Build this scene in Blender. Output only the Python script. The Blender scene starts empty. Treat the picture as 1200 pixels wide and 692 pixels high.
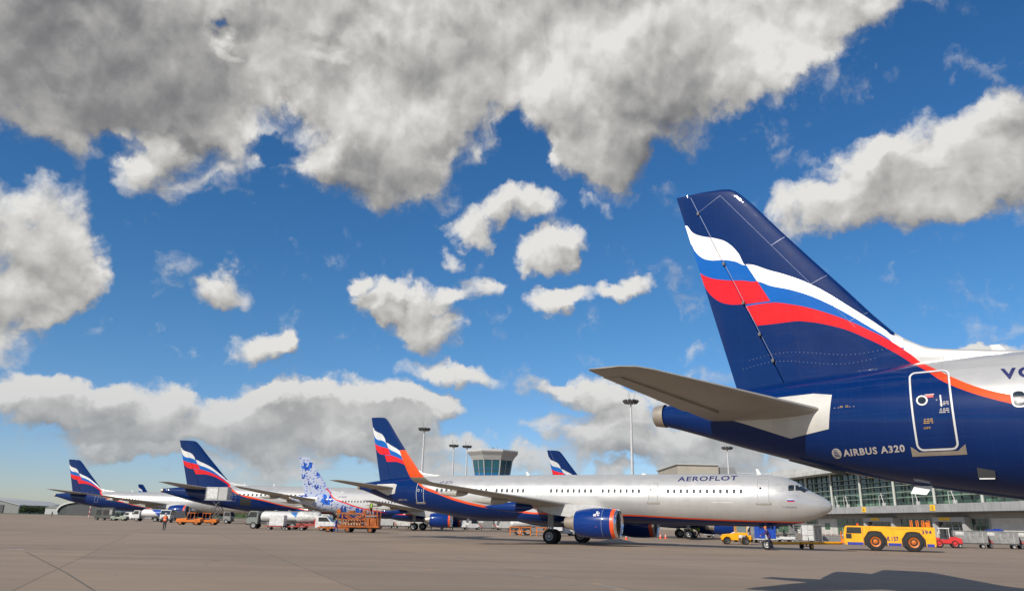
import bpy, bmesh, math, random
import numpy as np
from mathutils import Vector, Matrix
random.seed(7)
R = math.radians
scene = bpy.context.scene
COL = scene.collection

# ---------------------------------------------------------------- camera
CF, CP, CR, CH = 891.0, 0.2888, 0.0220, 1.70          # focal length (px of 1200), pitch, roll, height
cd = bpy.data.cameras.new('camera'); cam = bpy.data.objects.new('camera', cd); COL.objects.link(cam)
cd.sensor_width = 36.0; cd.lens = CF / 1200 * 36.0; cd.clip_start = 0.1; cd.clip_end = 20000
cam.matrix_world = Matrix.Translation((0, 0, CH)) @ Matrix.Rotation(math.pi / 2 + CP, 4, 'X') @ Matrix.Rotation(CR, 4, 'Z')
scene.camera = cam

# ---------------------------------------------------------------- light
SUN = Vector((-0.98, -1.12, 1.0)).normalized()          # direction towards the sun
sun_el = math.asin(SUN.z); sun_az = math.atan2(SUN.x, SUN.y)
sl = bpy.data.lights.new('sun', 'SUN'); so = bpy.data.objects.new('sun', sl); COL.objects.link(so)
sl.energy = 5.0; sl.angle = R(0.53); sl.color = (1.0, 0.93, 0.83)
so.rotation_euler = (-SUN).to_track_quat('-Z', 'Y').to_euler(); so.location = (-30, -40, 60)
scene.view_settings.view_transform = 'Standard'; scene.view_settings.look = 'None'
scene.view_settings.gamma = 1; scene.view_settings.use_curve_mapping = False
scene.view_settings.exposure = 0.0
scene.cycles.max_bounces = 6; scene.cycles.diffuse_bounces = 3; scene.cycles.glossy_bounces = 3
scene.cycles.sample_clamp_indirect = 6

def proj(x, y, z=0.0):
    z -= CH
    d = y * math.cos(CP) + z * math.sin(CP); u = -y * math.sin(CP) + z * math.cos(CP)
    X = CF * x / d; Y = -CF * u / d
    return 600 + X * math.cos(CR) - Y * math.sin(CR), 346 + X * math.sin(CR) + Y * math.cos(CR)
def ray(px, py):
    dx, dy = px - 600, py - 346
    X = dx * math.cos(CR) + dy * math.sin(CR); u = dx * math.sin(CR) - dy * math.cos(CR)
    return Vector((X, CF * math.cos(CP) - u * math.sin(CP), CF * math.sin(CP) + u * math.cos(CP))).normalized()
def at(px, y, z=0.0):
    'ground point at distance y seen in column px'
    x = (px - 600) / CF * y
    for _ in range(8):
        e = proj(x, y, z)[0] - px; x -= e / CF * y * 0.95
    return Vector((x, y, z))

# ---------------------------------------------------------------- node helper
class NT:
    def __init__(s, tree): s.t = tree; s.n = tree.nodes; s.l = tree.links
    def new(s, kind, **kw):
        n = s.n.new(kind)
        for k, v in kw.items(): setattr(n, k, v)
        return n
    def put(s, sock, v):
        if isinstance(v, bpy.types.NodeSocket): s.l.new(v, sock)
        else: sock.default_value = v
    def m(s, op, a, b=None, c=None, clamp=False):
        n = s.new('ShaderNodeMath', operation=op, use_clamp=clamp)
        for i, v in enumerate((a, b, c)):
            if v is not None: s.put(n.inputs[i], v)
        return n.outputs[0]
    def vm(s, op, a, b=None, out=0):
        n = s.new('ShaderNodeVectorMath', operation=op)
        s.put(n.inputs[0], a)
        if b is not None:
            if op == 'SCALE': s.put(n.inputs[3], b)
            else: s.put(n.inputs[1], b)
        return n.outputs[out]
    def mix(s, f, a, b):
        n = s.new('ShaderNodeMix', data_type='RGBA')
        s.put(n.inputs[0], f)
        for i, v in ((6, a), (7, b)):
            if isinstance(v, tuple) and len(v) == 3: v = (*v, 1)
            s.put(n.inputs[i], v)
        return n.outputs[2]
    def noise(s, vec, scale, detail=4, rough=0.55, dist=0.0):
        n = s.new('ShaderNodeTexNoise'); s.put(n.inputs['Vector'], vec)
        n.inputs['Scale'].default_value = scale; n.inputs['Detail'].default_value = detail
        n.inputs['Roughness'].default_value = rough; n.inputs['Distortion'].default_value = dist
        return n.outputs[0]
    def ramp(s, v, a, b, smooth=True):
        n = s.new('ShaderNodeMapRange', interpolation_type='SMOOTHSTEP' if smooth else 'LINEAR')
        s.put(n.inputs[0], v); s.put(n.inputs[1], a); s.put(n.inputs[2], b)
        return n.outputs[0]
    def sep(s, v):
        n = s.new('ShaderNodeSeparateXYZ'); s.put(n.inputs[0], v); return n.outputs
    def comb(s, x, y, z=0.0):
        n = s.new('ShaderNodeCombineXYZ')
        for i, v in enumerate((x, y, z)): s.put(n.inputs[i], v)
        return n.outputs[0]
    def curve(s, v, pts, x0, x1, y1):
        n = s.new('ShaderNodeFloatCurve'); c = n.mapping; cv = c.curves[0]
        t = s.m('DIVIDE', s.m('SUBTRACT', v, x0), x1 - x0, clamp=True)
        P = [((x - x0) / (x1 - x0), y / y1) for x, y in pts]
        if P[0][0] > 0: P.insert(0, (0.0, P[0][1]))
        if P[-1][0] < 1: P.append((1.0, P[-1][1]))
        cv.points[0].location = P[0]; cv.points[1].location = P[-1]
        for q in P[1:-1]: cv.points.new(*q)
        for q in cv.points: q.handle_type = 'AUTO_CLAMPED'
        c.update(); s.put(n.inputs['Value'], t); n.inputs['Factor'].default_value = 1
        return s.m('MULTIPLY', n.outputs[0], y1)

# ---------------------------------------------------------------- world: sky with cumulus clouds
world = bpy.data.worlds.new('World'); scene.world = world; world.use_nodes = True
W = NT(world.node_tree); W.n.clear()
sky = W.new('ShaderNodeTexSky', sky_type='NISHITA'); sky.sun_disc = False
sky.sun_elevation = sun_el; sky.sun_rotation = sun_az
sky.altitude = 0; sky.air_density = 1.0; sky.dust_density = 0.2; sky.ozone_density = 2.0
# (column, row, radius x, radius y, weight) of every cloud mass, turned into azimuth / elevation
BLOBS = [(150,-70,260,90,1.2),(480,-60,260,90,1.2),(800,-60,240,80,1.2),(60,50,230,115,1.5),(250,60,170,85,1.0),(410,90,150,95,1.2),(560,70,150,100,1.2),(450,190,100,52,1.25),(390,160,60,50,.6),
 (715,85,120,110,1.3),(695,185,62,45,1.1),(640,30,130,60,.8),(830,50,150,75,1.1),(940,28,120,50,1.0),(1030,5,70,25,.8),(900,95,70,35,.7),(200,195,62,36,1.0),(255,130,75,60,.9),
 (300,90,90,60,.5),(30,285,88,85,1.25),(0,365,70,48,1.0),(62,352,30,22,.9),(95,318,34,28,.7),
 (440,345,38,26,1.15),(470,360,36,26,1.0),(505,380,34,28,1.1),(480,335,26,14,.7),(560,262,34,20,1.1),(610,243,38,20,1.1),(528,296,16,14,.8),(560,335,36,20,1.1),(520,345,26,16,.9),(630,296,40,20,1.2),(665,285,26,14,.9),(640,348,34,15,1.1),(672,338,26,13,1.0),(735,328,36,14,1.2),(695,240,30,9,.6),(418,325,18,14,.8),
 (255,337,36,21,1.1),(312,403,46,23,1.2),(348,402,18,18,.7),(527,438,66,15,1.1),
 (1120,200,120,62,1.35),(1015,205,62,42,1.1),(1190,165,90,60,1.2),(955,248,60,30,1.0),(1060,235,110,36,1.1),
 (55,468,85,28,1.2),(130,475,60,25,.9),(150,498,80,22,.9),(260,485,75,30,1.0),(330,490,65,28,1.05),(420,490,80,30,1.1),(480,480,60,20,1.0),(270,520,150,20,.55),(400,522,100,20,.6),(120,520,70,14,.7),
 (690,460,58,20,1.1),(640,448,30,9,.6),(800,455,60,26,.9),(775,508,80,26,1.1),(850,520,80,26,1.0),(700,522,70,18,.9),(620,540,60,13,.8),(715,552,22,11,1.2),(800,545,60,12,1.0),(1140,407,90,11,1.2),
 (20,455,60,24,1.0),(190,462,45,20,.9),(290,465,38,18,.9),(360,470,40,18,.9),(430,468,60,20,1.1),(510,480,40,12,.9),(200,530,60,14,.9),(470,520,70,22,1.0),(340,545,60,10,.7),(660,500,50,16,.9),(720,480,40,22,1.0),(560,530,50,14,.9),(880,500,60,30,.9),(500,552,55,14,1.0),(950,545,90,12,.9),(290,556,60,8,.5)]
HOLES = [(345,100,16,10,.4),(150,160,40,14,.6),(590,300,22,26,.7),(600,335,14,14,.5),(252,30,12,24,.95),(262,58,20,8,.7),(330,152,55,32,1.1),(235,178,30,16,.5),(55,172,75,20,.35),(375,48,22,9,.6),(615,165,26,45,1.2),(600,215,60,22,.6),(600,190,30,16,.5)]
DARK = [(300,150,95,45,-.75),(690,55,80,60,-.6),(940,60,90,40,-.7),(430,110,70,35,-.4),(180,195,80,25,-.6),(560,120,60,50,-.35),(380,20,120,30,-.3),(650,120,50,50,-.4),(740,190,50,40,.3),(110,110,120,40,.3),(800,120,90,40,.3),(90,60,200,90,.55),(70,70,260,120,1.0),(170,120,150,60,.4),(440,205,110,40,.55),(715,165,90,60,.5),(760,90,90,60,.35),(520,100,90,60,.3),(60,478,90,12,.25),(280,515,170,16,.3),(420,525,120,16,.25),(790,530,130,12,.2),(1080,255,160,20,.4),(30,330,90,40,.3)]
def ae(px, py):
    d = ray(px, py); return math.degrees(math.atan2(d.x, d.y)), math.degrees(math.asin(d.z))
def blob_field(T, vec, lst):
    tot = None
    for (px, py, rx, ry, w) in lst:
        a, e = ae(px, py); a1, e1 = ae(px + rx, py); a2, e2 = ae(px, py - ry)
        ra = max(abs(a1 - a), .3); re = max(abs(e2 - e), .3)
        v = T.vm('MULTIPLY', T.vm('SUBTRACT', vec, (a, e, 0)), (1 / (ra * 1.25), 1 / (re * 1.25), 0))
        dd = T.vm('DOT_PRODUCT', v, v, out=1)
        q = T.m('MULTIPLY', T.m('SUBTRACT', 1.0, dd, clamp=True), w)
        tot = q if tot is None else T.m('ADD', tot, q)
    return tot
g = bpy.data.node_groups.new('cloud_density', 'ShaderNodeTree')
g.interface.new_socket('P', in_out='INPUT', socket_type='NodeSocketVector')
g.interface.new_socket('D', in_out='OUTPUT', socket_type='NodeSocketFloat')
G = NT(g); gi = G.new('NodeGroupInput'); go = G.new('NodeGroupOutput')
P0 = gi.outputs[0]
nz = G.new('ShaderNodeTexNoise'); G.put(nz.inputs['Vector'], P0); nz.inputs['Scale'].default_value = .16; nz.inputs['Detail'].default_value = 5; nz.inputs['Roughness'].default_value = .6
wp = G.vm('SCALE', G.vm('SUBTRACT', nz.outputs['Color'], (.5, .5, .5)), 6.5)
P1 = G.vm('ADD', P0, wp)
B = blob_field(G, P1, BLOBS); H = blob_field(G, P1, HOLES)
B = G.m('MINIMUM', B, 1.5)
# far from the photographed part of the sky: scattered clouds of the same kind
s_ = G.sep(P0)
away = G.ramp(G.m('ABSOLUTE', s_[0]), 42, 60)
up = G.ramp(s_[1], 40, 55)
away = G.m('MAXIMUM', away, up)
far = G.m('MULTIPLY', away, G.m('MULTIPLY', G.ramp(G.noise(P0, .045, 2), .47, .62), 1.0))
B = G.m('ADD', B, far)
def billow(T, vec, scale, detail):
    v = T.new('ShaderNodeTexVoronoi'); v.feature = 'F1'; T.put(v.inputs['Vector'], vec); v.inputs['Scale'].default_value = scale
    v.inputs['Detail'].default_value = detail; v.inputs['Roughness'].default_value = .55; v.normalize = True
    return T.m('SUBTRACT', 1.0, v.outputs['Distance'])
F = G.noise(P1, .26, 8, .58)
Bi = billow(G, G.vm('ADD', P0, G.vm('SCALE', wp, .35)), .42, 3.0)
D = G.m('ADD', G.m('SUBTRACT', B, H), G.m('MULTIPLY', G.m('SUBTRACT', F, .5), 2.3))
D = G.m('ADD', D, G.m('MULTIPLY', G.m('SUBTRACT', Bi, .62), 1.3))
D = G.m('SUBTRACT', D, .42)
G.l.new(D, go.inputs[0])
g.interface.new_socket('S', in_out='OUTPUT', socket_type='NodeSocketFloat')
Fs = G.noise(P1, .26, 2.5, .5)
Ds = G.m('ADD', G.m('SUBTRACT', B, H), G.m('MULTIPLY', G.m('SUBTRACT', Fs, .5), 2.2))
Ds = G.m('ADD', Ds, G.m('MULTIPLY', G.m('SUBTRACT', Bi, .62), 1.15))
G.l.new(Ds, go.inputs[1])

tc = W.new('ShaderNodeTexCoord'); dirv = tc.outputs['Generated']
sx = W.sep(dirv)
az = W.m('MULTIPLY', W.m('ARCTAN2', sx[0], sx[1]), 57.29578)
el = W.m('MULTIPLY', W.m('ARCSINE', sx[2]), 57.29578)
pos = W.comb(az, el)
def dens(off):
    n = W.new('ShaderNodeGroup'); n.node_tree = g
    W.put(n.inputs[0], W.vm('ADD', pos, off)); return n.outputs[0], n.outputs[1]
(D0, S0_), (D1, S1_) = dens((0, 0, 0)), dens((-.5, 1.1, 0))
DK = blob_field(W, W.vm('ADD', pos, W.vm('SCALE', W.vm('SUBTRACT', W.comb(W.noise(pos, .2, 3), W.noise(pos, .23, 3)), (.5, .5, 0)), 7)), DARK)
alpha = W.ramp(D0, -.22, .68)
alpha = W.m('MULTIPLY', alpha, W.ramp(el, -1.0, 3.0))
lit = W.m('ADD', W.m('MULTIPLY', W.m('SUBTRACT', S0_, S1_), .46), .76)
lit = W.m('ADD', lit, W.m('MULTIPLY', W.m('SUBTRACT', W.noise(W.vm('ADD', pos, (7, 3, 0)), .12, 3, .5), .5), 1.15))
lit = W.m('SUBTRACT', lit, W.m('MULTIPLY', W.ramp(D0, .5, 2.0), .18))
lit = W.m('SUBTRACT', lit, W.m('MULTIPLY', W.m('MINIMUM', DK, 1.0), .34))
lit = W.m('MAXIMUM', lit, W.m('MULTIPLY', lit, .25), clamp=True)
ramp = W.new('ShaderNodeValToRGB'); W.l.new(lit, ramp.inputs[0])
cr = ramp.color_ramp; cr.elements[0].position = 0; cr.elements[0].color = (.165, .165, .172, 1)
cr.elements[1].position = 1; cr.elements[1].color = (.78, .77, .745, 1)
for p_, c_ in ((.25, (.25, .25, .255, 1)), (.5, (.39, .385, .375, 1)), (.75, (.575, .565, .545, 1))):
    e_ = cr.elements.new(p_); e_.color = c_
# clouds low over the horizon are seen through more air
hz = W.m('SUBTRACT', 1.0, W.ramp(el, 0, 14))
ccol = W.mix(W.m('MULTIPLY', hz, .60), ramp.outputs[0], (.40, .44, .48))
skyc = W.new('ShaderNodeHueSaturation'); W.l.new(sky.outputs[0], skyc.inputs['Color'])
skyc.inputs['Saturation'].default_value = 1.3; skyc.inputs['Value'].default_value = 1.0
skyt = W.mix(W.m('SUBTRACT', 1.0, W.ramp(el, -2, 16)), skyc.outputs[0], W.vm('MULTIPLY', skyc.outputs[0], (.96, .86, 1.10)))
skyt = W.vm('MULTIPLY', skyt, (.84, 1.05, 1.20))
bg1 = W.new('ShaderNodeBackground'); W.l.new(skyt, bg1.inputs[0]); bg1.inputs[1].default_value = 0.088
bg2 = W.new('ShaderNodeBackground'); W.l.new(ccol, bg2.inputs[0]); bg2.inputs[1].default_value = 1.0
mx = W.new('ShaderNodeMixShader'); W.l.new(alpha, mx.inputs[0]); W.l.new(bg1.outputs[0], mx.inputs[1]); W.l.new(bg2.outputs[0], mx.inputs[2])
wo = W.new('ShaderNodeOutputWorld'); W.l.new(mx.outputs[0], wo.inputs[0])
world.cycles.sampling_method = 'MANUAL'; world.cycles.sample_map_resolution = 256
# ---------------------------------------------------------------- materials
MATS = {}
def pm(name, col, rough=.5, metal=0.0, var=.12, vscale=3.0, coat=0.0, bump=0.0, bscale=20, emit=0.0, spec=.5, alpha=None):
    if name in MATS: return MATS[name]
    m = bpy.data.materials.new(name); m.use_nodes = True; T = NT(m.node_tree)
    b = m.node_tree.nodes['Principled BSDF']
    co = T.new('ShaderNodeTexCoord').outputs['Object']
    n = T.noise(co, vscale, 5, .6)
    k = T.ramp(n, .3, .7)
    c1 = tuple(c * (1 - var) for c in col); c2 = tuple(min(c * (1 + var * .6), 1) for c in col)
    T.l.new(T.mix(k, c1, c2), b.inputs['Base Color'])
    T.l.new(T.m('ADD', T.m('MULTIPLY', n, .16), rough - .08), b.inputs['Roughness'])
    b.inputs['Metallic'].default_value = metal; b.inputs['Coat Weight'].default_value = coat
    b.inputs['Specular IOR Level'].default_value = spec; b.inputs['Coat Roughness'].default_value = .04
    if bump:
        bn = T.new('ShaderNodeBump'); bn.inputs['Strength'].default_value = bump; bn.inputs['Distance'].default_value = .02
        T.l.new(T.noise(co, bscale, 4), bn.inputs['Height']); T.l.new(bn.outputs[0], b.inputs['Normal'])
    MATS[name] = m; return m
white = pm('white_paint', (.64, .64, .62), .45, var=.2)
doorline = pm('door_line_paint', (.55, .55, .56), .45)
loader = pm('loader_paint', (.40, .10, .010), .55, var=.4, vscale=2.0)
offwhite = pm('worn_white_paint', (.55, .55, .52), .5, var=.3)
lgrey = pm('light_grey_paint', (.42, .42, .41), .45)
mgrey = pm('grey_paint', (.22, .22, .215), .5, var=.25)
dgrey = pm('dark_grey_paint', (.07, .07, .072), .5, var=.3)
black = pm('black_rubber', (.018, .018, .019), .8, var=.3)
steel = pm('steel', (.42, .42, .43), .35, metal=.8)
chrome = pm('polished_lip', (.75, .75, .76), .16, metal=1.0, var=.04)
orange = pm('orange_paint', (.62, .16, .010), .45, var=.2)
orange_flag = pm('orange_red_paint', (.78, .085, .015), .35, coat=.3)
yellow = pm('yellow_paint', (.86, .40, .008), .38, var=.12, vscale=1.6, coat=.2)
yellow2 = pm('yellow_sign_paint', (.88, .52, .02), .5)
blue = pm('blue_paint', (.010, .045, .30), .4, coat=.3)
navy = pm('navy_paint', (.002, .026, .15), .3, coat=.5, var=.06, spec=.1)
red = pm('red_paint', (.55, .02, .02), .45)
fanm = pm('fan_metal', (.05, .05, .055), .4, metal=.6)
tan = pm('hot_metal', (.38, .33, .27), .42, metal=.5)
glass = pm('dark_glass', (.012, .018, .024), .06, spec=1.0, var=.1)
winm = pm('cabin_window', (.07, .078, .088), .5, spec=.12)
wgrey = pm('wing_underside_paint', (.31, .295, .262), .42, var=.1, vscale=1.0)
hivis = pm('hi_vis_yellow', (.50, .85, .03), .7)
hivo = pm('hi_vis_orange', (.95, .16, .03), .7)
cloth = pm('navy_workwear', (.012, .014, .035), .85)
skin = pm('skin', (.50, .28, .20), .6)
hairm = pm('dark_hair', (.03, .02, .015), .7)
markm = pm('lettering_blue', (.010, .015, .10), .5)
greyletter = pm('lettering_grey', (.42, .38, .36), .5)

# ---------------------------------------------------------------- mesh helpers
class MB:
    def __init__(s): s.v = []; s.f = []; s.mi = []
    def add(s, vs, fs, mi=0):
        o = len(s.v); s.v += [tuple(v) for v in vs]; s.f += [tuple(i + o for i in f) for f in fs]; s.mi += [mi] * len(fs)
        return s
    def box(s, x0, x1, y0, y1, z0, z1, mi=0, M=None):
        vs = [Vector((x, y, z)) for x in (x0, x1) for y in (y0, y1) for z in (z0, z1)]
        if M is not None: vs = [M @ v for v in vs]
        return s.add(vs, [(0, 1, 3, 2), (4, 6, 7, 5), (0, 4, 5, 1), (2, 3, 7, 6), (0, 2, 6, 4), (1, 5, 7, 3)], mi)
    def tube(s, a, b, r0, r1=None, n=10, mi=0, cap=True):
        a = Vector(a); b = Vector(b); r1 = r0 if r1 is None else r1
        d = (b - a).normalized(); q = d.to_track_quat('Z', 'Y')
        X = q @ Vector((1, 0, 0)); Y = q @ Vector((0, 1, 0))
        vs = []
        for c, r in ((a, r0), (b, r1)):
            for i in range(n):
                t = 2 * math.pi * i / n; vs.append(c + X * (r * math.cos(t)) + Y * (r * math.sin(t)))
        fs = [(i, (i + 1) % n, n + (i + 1) % n, n + i) for i in range(n)]
        if cap: fs += [tuple(range(n - 1, -1, -1)), tuple(range(n, 2 * n))]
        return s.add(vs, fs, mi)
    def lathe(s, prof, axis='x', c=(0, 0, 0), n=24, mi=0, capa=False, capb=False):
        vs = []
        for (t, r) in prof:
            for i in range(n):
                a = 2 * math.pi * i / n
                p = {'x': (t, r * math.cos(a), r * math.sin(a)), 'y': (r * math.cos(a), t, r * math.sin(a)), 'z': (r * math.cos(a), r * math.sin(a), t)}[axis]
                vs.append((p[0] + c[0], p[1] + c[1], p[2] + c[2]))
        m = len(prof); fs = []
        for j in range(m - 1):
            for i in range(n):
                k = (i + 1) % n; fs.append((j * n + i, j * n + k, (j + 1) * n + k, (j + 1) * n + i))
        if capa: fs.append(tuple(range(n - 1, -1, -1)))
        if capb: fs.append(tuple((m - 1) * n + i for i in range(n)))
        return s.add(vs, fs, mi)
    def prism(s, poly, y0, y1, mi=0, ax='xz'):
        n = len(poly)
        def P(p, t):
            return {'xz': (p[0], t, p[1]), 'xy': (p[0], p[1], t), 'yz': (t, p[0], p[1])}[ax]
        vs = [P(p, y0) for p in poly] + [P(p, y1) for p in poly]
        fs = [tuple(range(n)), tuple(range(2 * n - 1, n - 1, -1))] + [(i, n + i, n + (i + 1) % n, (i + 1) % n) for i in range(n)]
        return s.add(vs, fs, mi)
    def loft(s, rings, cap=True, mi=0):
        n = len(rings[0]); vs = [p for r in rings for p in r]; fs = []
        for j in range(len(rings) - 1):
            for i in range(n):
                k = (i + 1) % n; fs.append((j * n + i, j * n + k, (j + 1) * n + k, (j + 1) * n + i))
        if cap:
            fs.append(tuple(range(n - 1, -1, -1))); fs.append(tuple((len(rings) - 1) * n + i for i in range(n)))
        return s.add(vs, fs, mi)
    def build(s, name, mats, parent=None, smooth=False, bevel=0.0, angle=35, loc=None, rz=0):
        me = bpy.data.meshes.new(name); me.from_pydata(s.v, [], s.f)
        if not isinstance(mats, (list, tuple)): mats = [mats]
        for m in mats: me.materials.append(m)
        for p, i in zip(me.polygons, s.mi): p.material_index = i
        bm = bmesh.new(); bm.from_mesh(me)
        bmesh.ops.remove_doubles(bm, verts=bm.verts, dist=1e-5)
        bmesh.ops.recalc_face_normals(bm, faces=bm.faces)
        if bevel:
            es = [e for e in bm.edges if len(e.link_faces) == 2 and e.calc_face_angle(0) > .5]
            if es: bmesh.ops.bevel(bm, geom=es, offset=bevel, segments=2, affect='EDGES', clamp_overlap=True)
        bm.to_mesh(me); bm.free()
        if smooth or bevel:
            for p in me.polygons: p.use_smooth = True
            me.set_sharp_from_angle(angle=R(angle))
        o = bpy.data.objects.new(name, me); COL.objects.link(o)
        if parent: o.parent = parent
        if loc is not None: o.location = loc
        o.rotation_euler.z = rz
        return o
def thing(name, label, cat, loc=(0, 0, 0), rz=0.0, group=None):
    o = bpy.data.objects.new(name, None); COL.objects.link(o); o.empty_display_size = .5
    o.location = loc; o.rotation_euler = (0, 0, rz); o['label'] = label; o['category'] = cat
    if group: o['group'] = group
    return o
def tag(o, label, cat, group=None):
    o['label'] = label; o['category'] = cat
    if group: o['group'] = group
    return o
def struct(o): o['kind'] = 'structure'; return o
def copy_tree(o, parent=None):
    c = o.copy(); COL.objects.link(c); c.parent = parent
    for ch in [x for x in KIDS.get(o.name, o.children)]: copy_tree(ch, c)
    return c
KIDS = {}
def clone(root, loc, rz, label):
    c = copy_tree(root); c.location = loc; c.rotation_euler = (0, 0, rz); c['label'] = label; return c
def wheel(parent, x, y, r, w, rim=lgrey, side=1, seg=28):
    t = MB(); h = w / 2
    t.lathe([(-h * .8, r * .55), (-h, r * .62), (-h, r * .86), (-h * .78, r * .97), (-h * .3, r), (h * .3, r), (h * .78, r * .97), (h, r * .86), (h, r * .62), (h * .8, r * .55)], 'y', (0, 0, 0), seg, capa=True, capb=True)
    o = t.build('wheel', black, parent, smooth=True, loc=(x, y, r))
    q = MB(); yy = h * side
    q.lathe([(yy * .75, r * .57), (yy * 1.0, r * .56), (yy * .85, r * .45), (yy * .7, r * .3), (yy * 1.02, r * .22), (yy * 1.08, r * .1), (yy * 1.08, .001)], 'y', (0, 0, 0), 20)
    q.build('rim', rim, o, smooth=True)
    return o
FONTS = {}
def text_polys(txt, size=1.0, stretch=1.0, spacing=1.0, bold=0.0):
    cu = bpy.data.curves.new('t', 'FONT'); cu.body = txt; cu.size = size; cu.space_character = spacing; cu.offset = bold; cu.resolution_u = 3
    o = bpy.data.objects.new('t', cu); COL.objects.link(o)
    dg = bpy.context.evaluated_depsgraph_get(); me = bpy.data.meshes.new_from_object(o.evaluated_get(dg))
    vs = [(v.co.x * stretch, v.co.y) for v in me.vertices]; fs = [tuple(p.vertices) for p in me.polygons]
    bpy.data.objects.remove(o); bpy.data.meshes.remove(me)
    return vs, fs
def flat_text(parent, txt, name, mat, height, M, stretch=1.0, spacing=1.0, bold=0.0):
    'flat lettering, local x to the right, y up, placed by M'
    vs, fs = text_polys(txt, height / .73, stretch, spacing, bold)
    mb = MB(); mb.add([M @ Vector((x, y, 0)) for x, y in vs], fs)
    return mb.build(name, mat, parent)
# ---------------------------------------------------------------- aircraft
NOSE = [(0, 3.36, 3.34, .01), (.06, 3.56, 3.14, .21), (.2, 3.74, 2.98, .38), (.45, 3.94, 2.80, .57), (.8, 4.15, 2.62, .80), (1.2, 4.36, 2.44, 1.0), (1.65, 4.60, 2.28, 1.19), (2.1, 4.92, 2.14, 1.36), (2.6, 5.26, 2.03, 1.52), (3.2, 5.52, 1.93, 1.68), (4.0, 5.71, 1.84, 1.82), (5.0, 5.82, 1.77, 1.92), (6.2, 5.87, 1.74, 1.97), (7.5, 5.87, 1.73, 1.975)]
TAIL = [(15.5, 5.87, 1.73, 1.975), (13.5, 5.87, 1.80, 1.96), (12, 5.87, 1.93, 1.92), (11, 5.87, 2.06, 1.87), (10, 5.86, 2.21, 1.80), (9, 5.85, 2.37, 1.71), (8, 5.83, 2.52, 1.60), (7, 5.80, 2.68, 1.47), (6, 5.76, 2.86, 1.32), (5, 5.70, 3.08, 1.15), (4, 5.62, 3.32, .97), (3, 5.51, 3.60, .78), (2, 5.39, 3.90, .60), (1, 5.26, 4.22, .43), (.2, 5.16, 4.46, .33), (-.28, 5.10, 4.58, .26)]
def pchip(xs, ys):
    n = len(xs); h = [xs[i + 1] - xs[i] for i in range(n - 1)]; d = [(ys[i + 1] - ys[i]) / h[i] for i in range(n - 1)]
    m = [d[0]] + [0 if d[i - 1] * d[i] <= 0 else 3 * (h[i - 1] + h[i]) / ((2 * h[i] + h[i - 1]) / d[i - 1] + (h[i] + 2 * h[i - 1]) / d[i]) for i in range(1, n - 1)] + [d[-1]]
    def f(x):
        x = min(max(x, xs[0]), xs[-1]); i = 0
        while i < n - 2 and x > xs[i + 1]: i += 1
        t = (x - xs[i]) / h[i]
        return ys[i] * (1 + 2 * t) * (1 - t) ** 2 + h[i] * m[i] * t * (1 - t) ** 2 + ys[i + 1] * t * t * (3 - 2 * t) + h[i] * m[i + 1] * t * t * (t - 1)
    return f
FIN_LE = [(5.3, 10.4), (5.7, 9.9), (5.9, 9.2), (6.0, 8.4), (6.08, 7.75), (6.16, 7.25), (6.36, 6.82), (6.66, 6.42), (7.65, 5.63), (8.88, 4.66), (10.35, 3.52), (11.5, 2.62), (11.68, 2.4), (11.78, 1.95), (11.80, 1.5)]
class Spec: pass
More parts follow.
